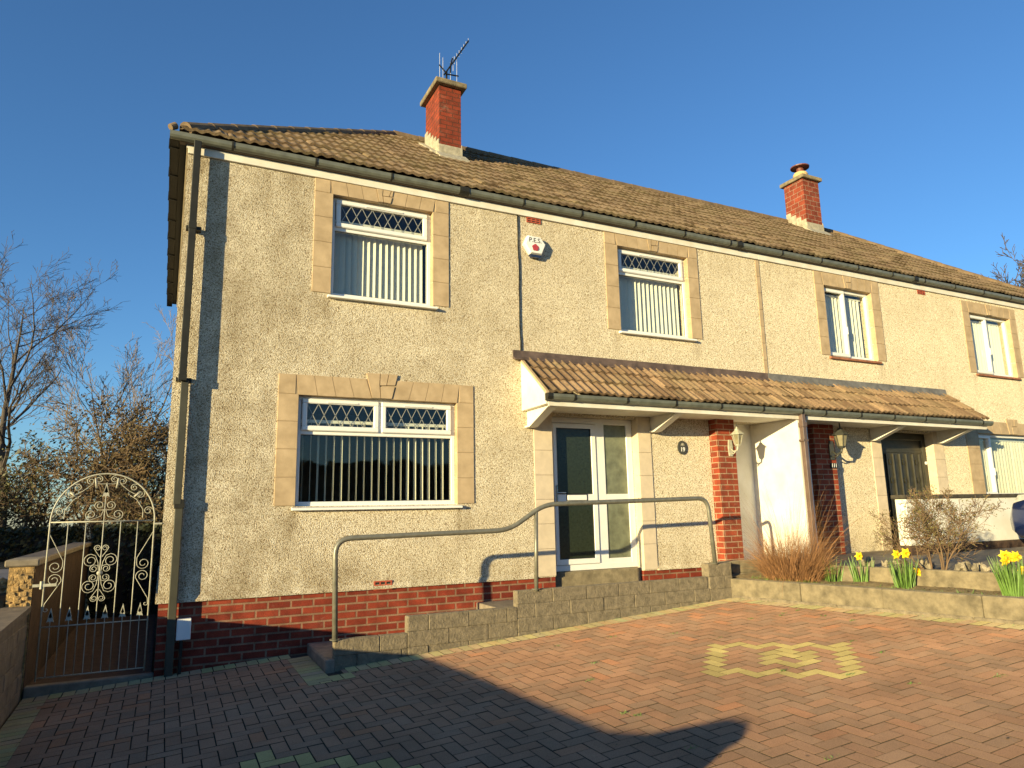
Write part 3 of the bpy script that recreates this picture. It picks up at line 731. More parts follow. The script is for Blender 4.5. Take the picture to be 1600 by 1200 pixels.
# front door of the right house: dark boarded timber with carved panels
dd = MB(); dd.box(11.002, 12.418, .14, .22, 1.13, 1.248, .005); dd.box(11.002, 11.10, .14, .22, -.80, 1.14, .005); dd.box(12.32, 12.418, .14, .22, -.80, 1.14, .005); dd.box(11.09, 12.33, .16, .2, .9, .95, .004)
d2 = dd.build("front_door", M['greenwood'], H2)
pn = MB(); pn.box(11.10, 12.32, .175, .21, -.80, 1.14)
for i in range(7):
    x = 11.14+i*.178; pn.box(x, x+.035, .145, .178, -.78, .88, .006)
pn.build("door_leaf", M['greenwood'], d2)
for i in (1, 3, 5):
    for j in range(5):
        ro = MB(); c = Vector((11.245+i*.178-.178*.5+.09, .168, -.55+j*.32)); ro.prism([(c.x-.03, c.z), (c.x, c.z-.05), (c.x+.03, c.z), (c.x, c.z+.05)], 'y', .155, .178); ro.build("carved_boss", M['greenwood'], d2)
fu = MB(); fu.box(12.02, 12.18, .12, .15, .1, .15, .004); fu.build("letterbox", simple("brass_plate", (.62, .55, .4), .35, metal=.6), d2)
fu = MB(); fu.lathe([(.001, 0), (.03, 0), (.03, .018), (.001, .02)], (0, 0, 0), 12); fu.xform(Matrix.Translation((12.37, .14, .72)) @ Matrix.Rotation(pi/2, 4, 'X')); fu.build("door_bell", M['white'], d2)
st = MB(); st.box(4.523, 5.897, .075, .21, -1.3, -.781, .008); st.build("door_step", M['conc'], H1)
st = MB(); st.box(11.0, 12.42, -.35, .14, -1.3, -.82, .01); st.build("door_step", M['conc'], H2)

# ---- pilasters and the porch divider
pl = MB(); pl.box(7.20, 7.54, -.165, -.001, -.88, 1.283); pl.build("brick_pilaster", M['pillar'], H1)
pl = MB(); pl.box(9.20, 9.66, -.165, -.001, -.95, 1.283); pl.build("brick_pilaster", M['pillar'], H2)
dv = MB(); dv.box(8.327, 8.523, -.64, .31, -1.3, 1.283); dv.build("porch_divider", M['paint'], H1, bevel=.008)
dv = MB(); dv.box(7.45, 8.326, .301, .35, -1.2, 1.40); dv.box(7.541, 8.326, .001, .30, -1.2, -.84); dv.build("recess_wall", M['paint'], H1)
dv = MB(); dv.box(8.524, 9.3, .301, .35, -1.2, 1.40); dv.build("recess_wall", M['plinth'], H2)

# ---- tiled canopy over the doors
CA = math.atan2(1.985-1.43, .69); CLN = sqrt(.69**2+.555**2)
def canopy(house, x0, x1, seed, left=False, right=False):
    mb = MB(); tiles(mb, lambda s: x0, lambda s: x1, -.70, 1.425, CA, CLN, .30, .122, .024, thick=.026, seed=seed)
    c = mb.build("canopy", M['canopy'], house, recalc=False)
    b = MB(); b.box(x0+.02, x1-.02, -.665, -.64, 1.262, 1.40); b.build("canopy_fascia", M['soff'], c)
    b = MB(); b.box(x0+.02, x1-.02, -.64, -.002, 1.284, 1.30); b.box(max(x0+.02, 7.54), min(x1-.02, 9.2), -.001, .301, 1.2855, 1.30); b.build("canopy_soffit", M['soff'], c)
    gy, gz = -.672, 1.352
    gm = MB(); a0, a1 = x0-.03*left, x1+.06*right
    gm.prism([(gy, gz+.05), (gy-.07, gz+.05), (gy-.078, gz+.045), (gy-.076, gz+.012), (gy-.06, gz-.018), (gy-.03, gz-.03), (gy, gz-.03)], 'x', a0, a1)
    go = gm.build("canopy_gutter", M['gut'], c)
    x = x0+.35
    while x < x1:
        k = MB(); k.prism([(gy, gz+.054), (gy-.076, gz+.054), (gy-.084, gz+.046), (gy-.082, gz+.008), (gy-.064, gz-.024), (gy, gz-.036)], 'x', x-.014, x+.014); k.build("gutter_bracket", M['pipe'], go); x += .78
    if left: k = MB(); k.prism([(gy, gz+.054), (gy-.076, gz+.054), (gy-.084, gz+.046), (gy-.082, gz+.008), (gy-.064, gz-.024), (gy, gz-.036)], 'x', x0-.034, x0+.03); k.build("gutter_end", M['pipe'], go)
    fl = MB(); fl.prism([(-.002, 2.085), (-.02, 2.085), (-.028, 1.995), (-.075, 1.955), (-.07, 1.945), (-.002, 1.965)], 'x', x0-.13*left, x1); fl.build("flashing", M['lead'] if left else M['leadgrey'], c, bevel=.003)
    if left:
        ch = MB(); ch.prism([(-.002, 1.93), (-.02, 1.93), (-.655, 1.40), (-.655, 1.285), (-.002, 1.285)], 'x', x0-.012, x0+.018); ch.build("cheek_board", M['paint'], c)
        vg = MB(); e = Vector((0, -cos(CA), -sin(CA))); vg.prism([(-.01, 1.985), (-.70, 1.435), (-.70, 1.40), (-.01, 1.945)], 'x', x0-.03, x0+.01); vg.build("verge", M['stone'], c)
    if right:
        ch = MB(); ch.prism([(-.002, 1.93), (-.655, 1.40), (-.655, 1.285), (-.002, 1.285)], 'x', x1-.018, x1+.012); ch.build("cheek_board", M['paint'], c)
    return c
c1 = canopy(H1, 4.10, 8.479, 11, left=True); c2 = canopy(H2, 8.481, 12.97, 12, right=True)
def bracket(c, x, w=.05):
    mb = MB(); mb.prism([(-.002, 1.283), (-.62, 1.283), (-.62, 1.262), (-.10, 1.09), (-.002, 1.09)], 'x', x, x+w); mb.prism([(-.64, 1.258), (-.60, 1.258), (-.10, 1.09), (-.002, 1.09), (-.002, 1.065), (-.13, 1.065)], 'x', x-.035, x+w+.035)
    mb.build("canopy_bracket", M['soff'], c)
for x in (4.16, 6.13): bracket(c1, x)
for x in (10.75, 12.55): bracket(c2, x)
dp = MB(); dp.box(8.335, 8.405, -.73, -.66, -1.05, 1.34, .006); dp.box(8.325, 8.415, -.74, -.65, 1.14, 1.21, .005); dp.box(8.315, 8.425, -.735, -.645, .93, .96, .004)
dp.build("porch_downpipe", simple("brown_downpipe", (.14, .095, .075), .4, .2, 6), H1)

# ---- chimneys
def chimney(house, x0, x1, y0, y1, ztop, zbase, m, capo):
    s = MB(); s.box(x0, x1, y0, y1, zbase-1.2, ztop-.09); o = s.build("chimney", M[m], house)
    c = MB(); c.box(x0-capo, x1+capo, y0-capo, y1+capo, ztop-.09, ztop, .012); c.build("chimney_cap", M['conc'], o)
    return o
def roofz(y): return EZ+(y-EY)*KS
ch1 = chimney(H1, 3.73, 4.12, 2.08, 2.76, 7.20, 5.8, 'chim', .085)
fl = MB(); zb = roofz(2.08)
fl.box(3.715, 4.135, 2.055, 2.079, zb-.1, zb+.20); fl.prism([(1.86, roofz(1.86)+.05), (2.06, zb+.06), (2.06, zb-.1), (1.86, roofz(1.86)-.05)], 'x', 3.66, 4.19)
for i in range(5):
    ya, yb = 2.075+i*.137, 2.075+(i+1)*.137; fl.box(3.708+.003*(i % 2), 3.729, ya, yb-.006, roofz(ya)-.1, roofz(ya)+.30+.02*rnd.random()); fl.box(4.121, 4.14, ya, yb-.006, roofz(ya)-.1, roofz(ya)+.27)
fl.prism([(2.06, zb-.03), (2.76, roofz(2.76)-.03), (2.76, roofz(2.76)+.05), (2.06, zb+.05)], 'x', 3.60, 3.72)
fl.build("flashing", M['flaunch'], ch1, bevel=.004)
pt = MB(); pt.lathe([(.12, 0), (.13, .02), (.10, .05), (.06, .055)], (3.86, 2.3, 7.2), 16); pt.build("capped_flue", M['conc'], ch1)
ch2 = chimney(H2, 13.05, 13.57, 2.72, 3.28, 7.70, 6.2, 'chim2', .07)
fl = MB(); zb = roofz(2.72)
fl.box(13.03, 13.59, 2.70, 2.719, zb-.1, zb+.22)
for i in range(4):
    ya = 2.715+i*.14; fl.box(13.026, 13.049, ya, ya+.134, roofz(ya)-.1, roofz(ya)+.30); fl.box(13.571, 13.594, ya, ya+.134, roofz(ya)-.1, roofz(ya)+.28)
fl.prism([(2.52, roofz(2.52)+.05), (2.70, zb+.07), (2.70, zb-.1), (2.52, roofz(2.52)-.05)], 'x', 12.98, 13.66)
fl.build("flashing", M['flaunch'], ch2, bevel=.004)
pt = MB(); pt.lathe([(.17, 0), (.175, .05), (.155, .06), (.165, .12), (.175, .15), (.15, .2), (.1, .2)], (13.3, 2.97, 7.69), 20); po = pt.build("chimney_pot", M['pot'], ch2, smooth=False)
cw = MB(); cw.lathe([(.085, .18), (.085, .33), (.215, .335), (.22, .36), (.1, .38), (.02, .39)], (13.3, 2.97, 7.69), 20); cw.build("cowl", M['cowl'], po)
# dark ridge shadow piece to the right of each stack is cast by the stack itself

# ================================================================== THINGS ON THE HOUSES
# telephone / alarm cable clipped down the wall
cb = MB(); r2 = random.Random(4); pts = [(4.085+r2.uniform(-.006, .006), -.016, 4.0-i*.12) for i in range(17)]
cb.tube(pts, .0075, 6); tag(cb.build("wall_cable", M['black'], None, smooth=True), "thin black cable clipped down the pebbledash above the canopy", "cable")

def text_obj(s, size, ext, m, name, parent, loc, bold=False):
    c = bpy.data.curves.new(name, 'FONT'); c.body = s; c.size = size; c.extrude = ext; c.align_x = 'CENTER'; c.align_y = 'CENTER'
    if bold: c.offset = size*.02
    t = bpy.data.objects.new(name, c); COL.objects.link(t)
    me = bpy.data.meshes.new_from_object(t.evaluated_get(bpy.context.evaluated_depsgraph_get()))
    bpy.data.objects.remove(t); me.name = name
    o = bpy.data.objects.new(name, me); COL.objects.link(o); me.materials.clear(); me.materials.append(m)
    o.matrix_world = Matrix.Translation(loc) @ Matrix.Rotation(pi/2, 4, 'X')
    if parent: 
        mw_ = o.matrix_world.copy(); o.parent = parent; o.matrix_parent_inverse = parent.matrix_world.inverted(); o.matrix_basis = mw_
    return o
# alarm bell box
al = thing("alarm_box", "white six-sided alarm box with red emblem high on the wall", "alarm box", (4.315, -.005, 3.565))
cx, cz = 4.315, 3.565
hexo = [(-.165, .0), (-.105, .125), (.085, .125), (.165, .02), (.10, -.135), (-.075, -.135)]
a = MB(); n0 = len(a.v)
for (s, y) in ((1.0, -.004), (1.0, -.055), (.88, -.085)):
    a.v += [(cx+p[0]*s, y, cz+p[1]*s) for p in hexo]
for r in range(2):
    for k in range(6): i = r*6+k; j = r*6+(k+1) % 6; a.f.append((i, j, j+6, i+6))
a.f.append(tuple(range(12, 18)))
a.build("case", M['white'], al)
b = MB(); b.prism([(-.075, -.136), (.10, -.136), (.075, -.175), (-.045, -.175)], 'y', -.06, -.004); b.xform(Matrix.Translation((cx, 0, cz))); b.build("strobe_lens", simple("dark_blue_lens", (.02, .03, .07), .15), al)
text_obj("P.E.S.", .092, .001, M['black'], "lettering", al, (cx-.005, -.0862, cz+.055))
e = MB()
for k in range(5):
    t = 2*pi*k/5+.3; e.lathe([(.001, 0), (.026, 0), (.026, .002), (.001, .003)], (.026*cos(t), .026*sin(t), .0), 10)
e.xform(Matrix.Translation((cx-.005, -.0862, cz-.045)) @ Matrix.Rotation(pi/2, 4, 'X')); e.build("rose_emblem", M['redmark'], al)
e = MB(); e.prism([(.02, -.02), (.05, 0), (.055, -.04), (.03, -.06)], 'y', -.0875, -.086); e.xform(Matrix.Translation((cx, 0, cz-.03))); e.build("emblem_leaf", M['bluemark'], al)
# house number plaque
pq = thing("house_number_plaque", "small dark oval number 19 plaque beside the white door", "plaque", (6.67, -.003, .865))
a = MB(); a.prism([(6.67+.082*cos(2*pi*i/28), .865+.10*sin(2*pi*i/28)) for i in range(28)], 'y', -.022, -.002); a.build("plate", M['bronze'], pq, bevel=.004)
text_obj("19", .085, .001, M['white'], "number", pq, (6.67, -.0235, .835), True)
e = MB()
for k in range(7):
    t = pi*k/6; e.tube([(6.67, -.0235, .895), (6.67+.035*cos(t), -.0235, .895+.035*sin(t))], .003, 4)
e.build("sprig_emblem", simple("pale_emblem", (.45, .42, .34), .6), pq)
# number plate on the right pilaster
nq = thing("house_number_sign", "small rectangular dark number sign on the shaded brick pilaster", "sign", (9.58, -.17, .625))
a = MB(); a.box(9.50, 9.655, -.18, -.166, .585, .665, .002); a.build("plate", M['black'], nq)
text_obj("111", .085, .001, M['white'], "number", nq, (9.585, -.1815, .625), True)

def lantern(name, label, x, y, z, m, big=1.0, group="wall lanterns on the porch"):
    # (x,y,z): wall fixing point; the lantern hangs out towards the viewer
    t = thing(name, label, "lantern", (x, y, z), group); k = big
    b = MB(); b.prism([(x-.035*k, z-.13*k), (x+.035*k, z-.13*k), (x+.045*k, z), (x+.03*k, z+.11*k), (x-.03*k, z+.11*k), (x-.045*k, z)], 'y', y-.02*k, y-.001); b.build("back_plate", m, t, bevel=.004)
    a = MB(); a.tube([(x, y-.02, z-.02*k), (x, y-.08*k, z-.07*k), (x, y-.15*k, z-.05*k), (x, y-.165*k, z+.005*k)], [.012*k, .014*k, .013*k, .016*k], 8)
    a.tube([(x, y-.02, z-.09*k), (x, y-.07*k, z-.10*k), (x, y-.11*k, z-.07*k)], .008*k, 6); a.build("arm", m, t, smooth=True)
    o = (x, y-.165*k, z)
    g_ = MB(); g_.lathe([(.03*k, .02*k), (.045*k, .03*k), (.075*k, .17*k), (.06*k, .172*k)], o, 6); g_.build("lantern_glass", M['lampglass'], t)
    f = MB()
    for i in range(6):
        q = 2*pi*i/6; f.tube([(o[0]+.046*k*cos(q), o[1]+.046*k*sin(q), o[2]+.03*k), (o[0]+.077*k*cos(q), o[1]+.077*k*sin(q), o[2]+.17*k)], .005*k, 4)
    f.lathe([(.01, .0), (.035*k, .005*k), (.05*k, .03*k), (.03*k, .031*k)], o, 6); f.build("lantern_frame", m, t)
    c = MB(); c.lathe([(.10*k, .168*k), (.105*k, .178*k), (.06*k, .215*k), (.035*k, .235*k), (.03*k, .255*k), (.012*k, .26*k), (.008*k, .32*k), (.003, .34*k)], o, 6); c.build("lantern_cap", m, t)
lantern("wall_lantern", "white wall lantern on the sunlit brick pilaster", 7.43, -.165, .87, M['iron'])
lantern("wall_lantern", "dark bronze lantern on the shaded brick pilaster", 9.56, -.165, .88, M['bronze'], 1.25)
# meter box
mt = MB(); mt.box(.185, .315, -.10, -.0, -1.175, -.975, .006); mo = mt.build("meter_box", M['white'], None); tag(mo, "small white service box on the brick plinth beside the downpipe", "meter box")
mt = MB(); mt.box(.22, .25, -.09, .0, -1.6, -1.176, .004); mt.build("conduit", M['pipe'], mo)
# TV aerial
ae = thing("tv_aerial", "TV aerial with long slanting boom on the plain capped chimney", "aerial", (4.0, 2.4, 7.2))
a = MB(); a.tube([(3.98, 2.4, 7.12), (3.985, 2.4, 7.62)], .018, 8); a.build("mast", M['black'], ae)
p0, p1 = Vector((3.93, 2.38, 7.53)), Vector((4.40, 2.38, 8.34)); d = (p1-p0)
a = MB(); a.tube([p0, p1], .014, 6); a.tube([(3.84, 2.38, 7.70), (3.99, 2.38, 7.56), (4.2, 2.38, 7.58)], .013, 6); a.tube([(4.05, 2.38, 7.60), (4.055, 2.38, 7.78), (4.09, 2.38, 7.90)], .012, 6); a.build("boom", M['black'], ae)
a = MB()
for i in range(7):
    q = p0+d*(.42+.095*i); h = .075-.004*i; a.tube([(q.x, q.y, q.z-h), (q.x, q.y, q.z+h)], .0045, 5)
a.build("director_rods", M['alu'], ae)
a = MB()
for (x, z0, z1) in ((3.85, 7.40, 7.93), (3.91, 7.42, 7.86), (4.05, 7.36, 7.80), (4.1, 7.65, 7.92), (4.17, 7.36, 7.86)): a.tube([(x, 2.38, z0), (x, 2.38, z1)], .0042, 5)
a.build("reflector_rods", M['alu'], ae)

# ================================================================== FRONT: WALLS, RAIL, GATE
def rough_blocks(mb, x0, x1, y0, y1, z0, z1, length=.44, h=.142, off=0, seed=1, amp=.012):
    """split-face walling blocks between (x0..x1) with jittered faces"""
    r = random.Random(seed); rows = max(1, int(round((z1-z0)/h))); hh = (z1-z0)/rows
    for j in range(rows):
        x = x0 - (length*.5 if (j+off) % 2 else 0)
        while x < x1-.01:
            a, b = max(x0, x), min(x1, x+length)
            if b-a > .03:
                q = r.uniform(-.006, .006)
                mb.box(a+.0025, b-.0025, y0+q, y1, z0+j*hh+.001, z0+(j+1)*hh-.001, .006)
            x += length
bw = MB(); bw.box(1.55, 2.25, -.985, -.905, -1.6, -1.175); bw.box(2.25, 3.47, -.985, -.905, -1.6, -1.015); bw.box(3.47, 6.14, -.985, -.905, -1.6, -.85)
rough_blocks(bw, 1.53, 2.25, -1.0, -.90, -1.60, -1.165, seed=1); rough_blocks(bw, 2.25, 3.47, -1.0, -.90, -1.595, -1.005, seed=2); rough_blocks(bw, 3.47, 6.14, -1.0, -.90, -1.55, -.84, seed=3)
rough_blocks(bw, 6.14, 6.52, -1.0, -.86, -1.45, -.69, length=.5, seed=4)
tag(bw.build("stepped_block_wall", M['block']), "low stepped concrete block wall carrying the metal handrail", "wall")
# path and steps behind that wall
pa = MB(); pa.box(1.46, 2.28, -.89, -.0, -1.7, -1.33, .008)
sl = pa.build("entry_step", M['slab']); tag(sl, "concrete slab step at the foot of the handrail", "step")
pb = MB(); pb.box(2.28, 3.40, -.90, .0, -1.7, -1.335, .006); pb.box(3.42, 6.30, -.90, .0, -1.7, -1.055, .006); struct(pb.build("entrance_path", M['slab']))
sl2 = MB(); sl2.box(1.45, 1.54, -1.01, -.30, -1.6, -1.335, .01); sl2.build("step_nosing", M['slab'], sl)
# handrail
def fillet(pts, r, n=6):
    out = [Vector(pts[0])]
    for i in range(1, len(pts)-1):
        p, a, b = Vector(pts[i]), Vector(pts[i-1]), Vector(pts[i+1]); da, db = (a-p).normalized(), (b-p).normalized()
        rr = min(r, (a-p).length*.45, (b-p).length*.45); s, e = p+da*rr, p+db*rr
        for k in range(n+1):
            t = k/n; out.append(s*(1-t)**2 + p*2*t*(1-t) + e*t*t)
    out.append(Vector(pts[-1])); return out
HY = -.985
hr = thing("handrail", "bent grey tubular metal handrail on the stepped block wall", "handrail", (1.54, HY, -1.17))
a = MB(); a.tube(fillet([(1.537, HY, -1.18), (1.517, HY, -.224), (3.40, HY, -.194), (3.84, HY, .075), (6.21, HY, .124), (6.265, HY, -.70)], .16), .0265, 14); a.build("rail", M['rail'], hr, smooth=True)
a = MB(); a.tube([(3.715, HY, -.86), (3.735, HY, -.0)], .023, 12); a.build("post", M['rail'], hr, smooth=True)
for (fx_, fz_) in ((1.537, -1.166), (3.716, -.841), (6.262, -.691)):
    a = MB(); a.lathe([(.03, 0), (.048, .001), (.05, .008), (.03, .010)], (fx_, HY+.012, fz_), 16); a.build("base_flange", M['rail'], hr)

# planter
def along(mb, y0, y1, xf, wx, z0, z1, ln=.44, seed=1, rows=1):
    r = random.Random(seed); y = y0; ang = math.atan2(.235, 1)
    for j in range(rows):
        y = y0 + (ln*.5 if j % 2 else 0); za = z0+(z1-z0)*j/rows; zb = z0+(z1-z0)*(j+1)/rows
        while y > y1:
            yy = max(y-ln, y1); m2 = MB(); L = (y-yy)*1.027
            m2.box(0, wx, -L+.003, -.003, za+.001, zb-.001, .009)
            m2.xform(Matrix.Translation((xf(y)+r.uniform(-.005, .005), y, 0)) @ Matrix.Rotation(ang, 4, 'Z'))
            n = len(mb.v); mb.v += m2.v; mb.f += [tuple(n+i for i in f) for f in m2.f]; y = yy
pw = MB(); along(pw, -1.0, -8.9, planter_x, .16, -1.35, -.885, .9, 8, 1)
tag(pw.build("planter_wall", M['conc']), "low weathered concrete wall along the front of the flower bed", "wall")
ft = MB(); along(ft, -1.02, -8.9, lambda y: planter_x(y)-.02, .18, -1.40, -1.085, 1.3, 9, 1); ft.build("wall_footing", M['block'], bpy.data.objects["planter_wall"])
rw = MB(); rough_blocks(rw, 6.40, 7.16, -.86, -.70, -1.3, -.69, .5, seed=12); rw.box(7.05, 8.29, -.9, -.0, -1.3, -.86, .01)
tag(rw.build("porch_kerb", M['conc']), "concrete kerb blocks between the flower bed and the brick pilaster", "kerb")
sb_ = MB()
def soilz(x, y):
    t = max(0, min(1, (x-planter_x(y)-.15)/.6)); return -.925+.03*t + .05*max(0, min(1, (y+2.0)/1.1)) + .03*mnoise.noise(Vector((x*3, y*3, 0)))
ny, nx = 60, 16; base = 0
for j in range(ny+1):
    yy = -.88-(8.0)*j/ny
    for i in range(nx+1):
        xx = planter_x(yy)+.14+(.62)*i/nx; sb_.v.append((xx, yy, soilz(xx, yy)))
for j in range(ny):
    for i in range(nx): q = j*(nx+1)+i; sb_.f.append((q, q+1, q+nx+2, q+nx+1))
struct(sb_.build("flower_bed", M['soil'], smooth=True))
ek = MB(); along(ek, -.95, -8.9, lambda y: planter_x(y)+.72, .12, -1.3, -.722, 1.6, 15, 1)
tag(ek.build("boundary_kerb", M['conc']), "low concrete kerb behind the flower bed along the next-door drive", "kerb")
rs = MB(); rr3 = random.Random(5)
for i in range(30):
    yy = -1.9-rr3.random()*3.0; xx = planter_x(yy)+1.02+rr3.uniform(-.13, .16); bm = bmesh.new(); bmesh.ops.create_icosphere(bm, subdivisions=2, radius=rr3.uniform(.025, .06))
    sx, sy, sz = rr3.uniform(.8, 1.4), rr3.uniform(.8, 1.4), rr3.uniform(.5, .9)
    for v in bm.verts: v.co = Vector((v.co.x*sx, v.co.y*sy, v.co.z*sz))*(1+.35*mnoise.noise(v.co*14+Vector((i, 0, 0)))) + Vector((xx, yy, -.73+rr3.uniform(-.02, .07)))
    n = len(rs.v); bm.verts.index_update(); rs.v += [tuple(v.co) for v in bm.verts]; rs.f += [tuple(n+v.index for v in f.verts) for f in bm.faces]; bm.free()
struct(rs.build("edging_stones", M['limewhite']), "stuff")

# low white wall in front of the neighbour's door
ww = MB(); ww.box(10.05, 17.4, -1.0, -.82, -.62, .075)
wwo = ww.build("low_white_wall", M['paint'], None, bevel=.01); tag(wwo, "low white rendered wall with dark coping before the timber door", "wall")
c = MB(); c.box(10.0, 17.45, -1.03, -.79, .076, .135, .008); c.build("coping", simple("mossy_dark_coping", (.06, .05, .035), .9, .5, 9, .6, 30), wwo)
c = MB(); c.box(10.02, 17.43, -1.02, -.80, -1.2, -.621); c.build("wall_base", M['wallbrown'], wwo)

# boundary wall on the left (casts the long shadow over the drive)
lw = MB(); r = random.Random(21)
for j in range(5):
    y = -.02+.22*(j % 2)
    while y > -6.2:
        yb = max(y-.44, -6.2); lw.box(-1.25+r.uniform(-.004, .004), -1.06+r.uniform(-.006, .006), yb+.003, min(y, -.02)-.003, -1.62+j*.140+.002, -1.62+(j+1)*.140-.002, .006); y = yb
lwo = lw.build("boundary_wall", M['wallgrey']); tag(lwo, "low grey block boundary wall leading to the garden gate", "wall")
c = MB(); ct = [(-.01, -.765), (-1.3, -.80), (-2.5, -.845), (-3.9, -.826), (-5.72, -.82), (-6.0, -.785), (-6.27, -.70)]
for (ya, za), (yb, zb) in zip(ct[:-1], ct[1:]):
    c.prism([(ya-.002, za), (yb+.002, zb), (yb+.002, zb-.055), (ya-.002, za-.055)], 'x', -1.27, -1.04)
c.prism([(-.01, -.83), (-1.3, -.85), (-2.5, -.89), (-5.75, -.87), (-6.27, -.76), (-6.27, -.96), (-.01, -.96)], 'x', -1.245, -1.066)
c.build("coping", M['wallgrey'], lwo)
gp = MB(); gp.box(-1.28, -1.045, -6.58, -6.275, -1.7, -.735, .01); gpo = gp.build("gate_pier", M['wallgrey']); tag(gpo, "square capped pier ending the boundary wall at the road", "pier")
c = MB(); c.prism([(-6.26, -.734), (-6.26, -.70), (-6.40, -.655), (-6.53, -.653), (-6.60, -.69), (-6.60, -.734)], 'x', -1.29, -1.04); c.build("pier_cap", M['wallgrey'], gpo)
# higher wall beside the passage
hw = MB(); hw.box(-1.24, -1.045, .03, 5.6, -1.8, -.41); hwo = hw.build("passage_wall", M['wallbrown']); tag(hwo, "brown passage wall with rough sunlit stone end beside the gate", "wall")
c = MB(); c.box(-1.28, -1.01, -.02, 5.62, -.409, -.345, .012); c.build("coping", M['slab'], hwo)
e = MB(); r = random.Random(31)
for i in range(70):
    xx, zz = r.uniform(-1.23, -1.07), r.uniform(-1.0, -.44); s = r.uniform(.018, .035); e.cvx([(xx, .018+r.uniform(-.006, .006), zz)], s, .02, s*r.uniform(.5, .9), .008)
e.box(-1.245, -1.05, .012, .032, -1.7, -.412); e.build("stone_end", M['rubble'], hwo)
rb = MB(); r = random.Random(33)
for i in range(60):
    bm = bmesh.new(); bmesh.ops.create_icosphere(bm, subdivisions=1, radius=r.uniform(.04, .10)); xx, yy = r.uniform(-2.3, -1.3), r.uniform(.1, .95)
    zz = -.88+.25*(yy)+r.uniform(-.03, .03)
    n = len(rb.v)
    for v in bm.verts: v.co = v.co*(1+.4*mnoise.noise(v.co*9+Vector((i, 0, 0))))
    bm.verts.index_update(); rb.v += [(v.co.x+xx, v.co.y+yy, v.co.z+zz) for v in bm.verts]; rb.f += [tuple(n+v.index for v in f.verts) for f in bm.faces]; bm.free()
struct(rb.build("stone_bank", M['rubble']), "stuff")

# ---- wrought-iron arched gate
GY = .0
gt = thing("garden_gate", "white wrought-iron garden gate with scrolls and an arched top", "gate", (-.5, GY, -1.47))
XL, XRt, ZT, ZM, ZB = -.958, -.075, -.012, -.965, -1.44
xc = (XL+XRt)/2; hw_ = (XRt-XL)/2
a = MB(); arch = [(XL, GY, ZB)] + [(XL, GY, ZT)] + [(xc-hw_*cos(pi*i/24), GY, ZT+.462*sin(pi*i/24)) for i in range(1, 24)] + [(XRt, GY, ZT), (XRt+.0, GY, ZB)]
a.tube(arch, .0072, 8); a.tube([(XL, GY, ZT), (XRt, GY, ZT)], .0065, 6); a.tube([(XL, GY, ZM), (XRt, GY, ZM)], .006, 6); a.tube([(XL, GY, ZB+.03), (XRt, GY, ZB+.03)], .0065, 6)
a.build("gate_frame", M['iron'], gt, smooth=True)
bay = (XRt-XL)/6
for i in range(1, 6):
    b = MB(); xb = XL+bay*i; b.tube([(xb, GY, ZB+.03), (xb, GY, ZT if i != 3 else .30)], .0048, 6); b.build("bar", M['iron'], gt, smooth=True)
for i in range(6):
    xb = XL+bay*(i+.5); b = MB(); b.tube([(xb, GY, ZB+.03), (xb, GY, ZM+.05)], .0038, 6)
    for (z, s) in ((ZM+.05, .03), (ZM+.085, .022)): b.prism([(xb-s, z-.01), (xb-s*.4, z), (xb, z-.012), (xb+s*.4, z), (xb+s, z-.01), (xb, z+.085)], 'y', GY-.007, GY+.007)
    b.build("spear_finial", M['iron'], gt)
b = MB()
for (z, s) in ((.235, .032), (.27, .024)): b.prism([(xc-s, z-.012), (xc-s*.4, z), (xc, z-.012), (xc+s*.4, z), (xc+s, z-.012), (xc, z+.10)], 'y', GY-.007, GY+.007)
b.build("spear_finial", M['iron'], gt)
def spiral(cx, cz, r, a0, turns, sgn, n=22):
    return [(cx+r*(1-.72*i/n)*cos(a0+sgn*turns*2*pi*i/n), GY, cz+r*(1-.72*i/n)*sin(a0+sgn*turns*2*pi*i/n)) for i in range(n+1)]
sc = MB(); R_ = .0036
def cscroll(p, q, r1, r2, bulge):
    pass
zc = -.50
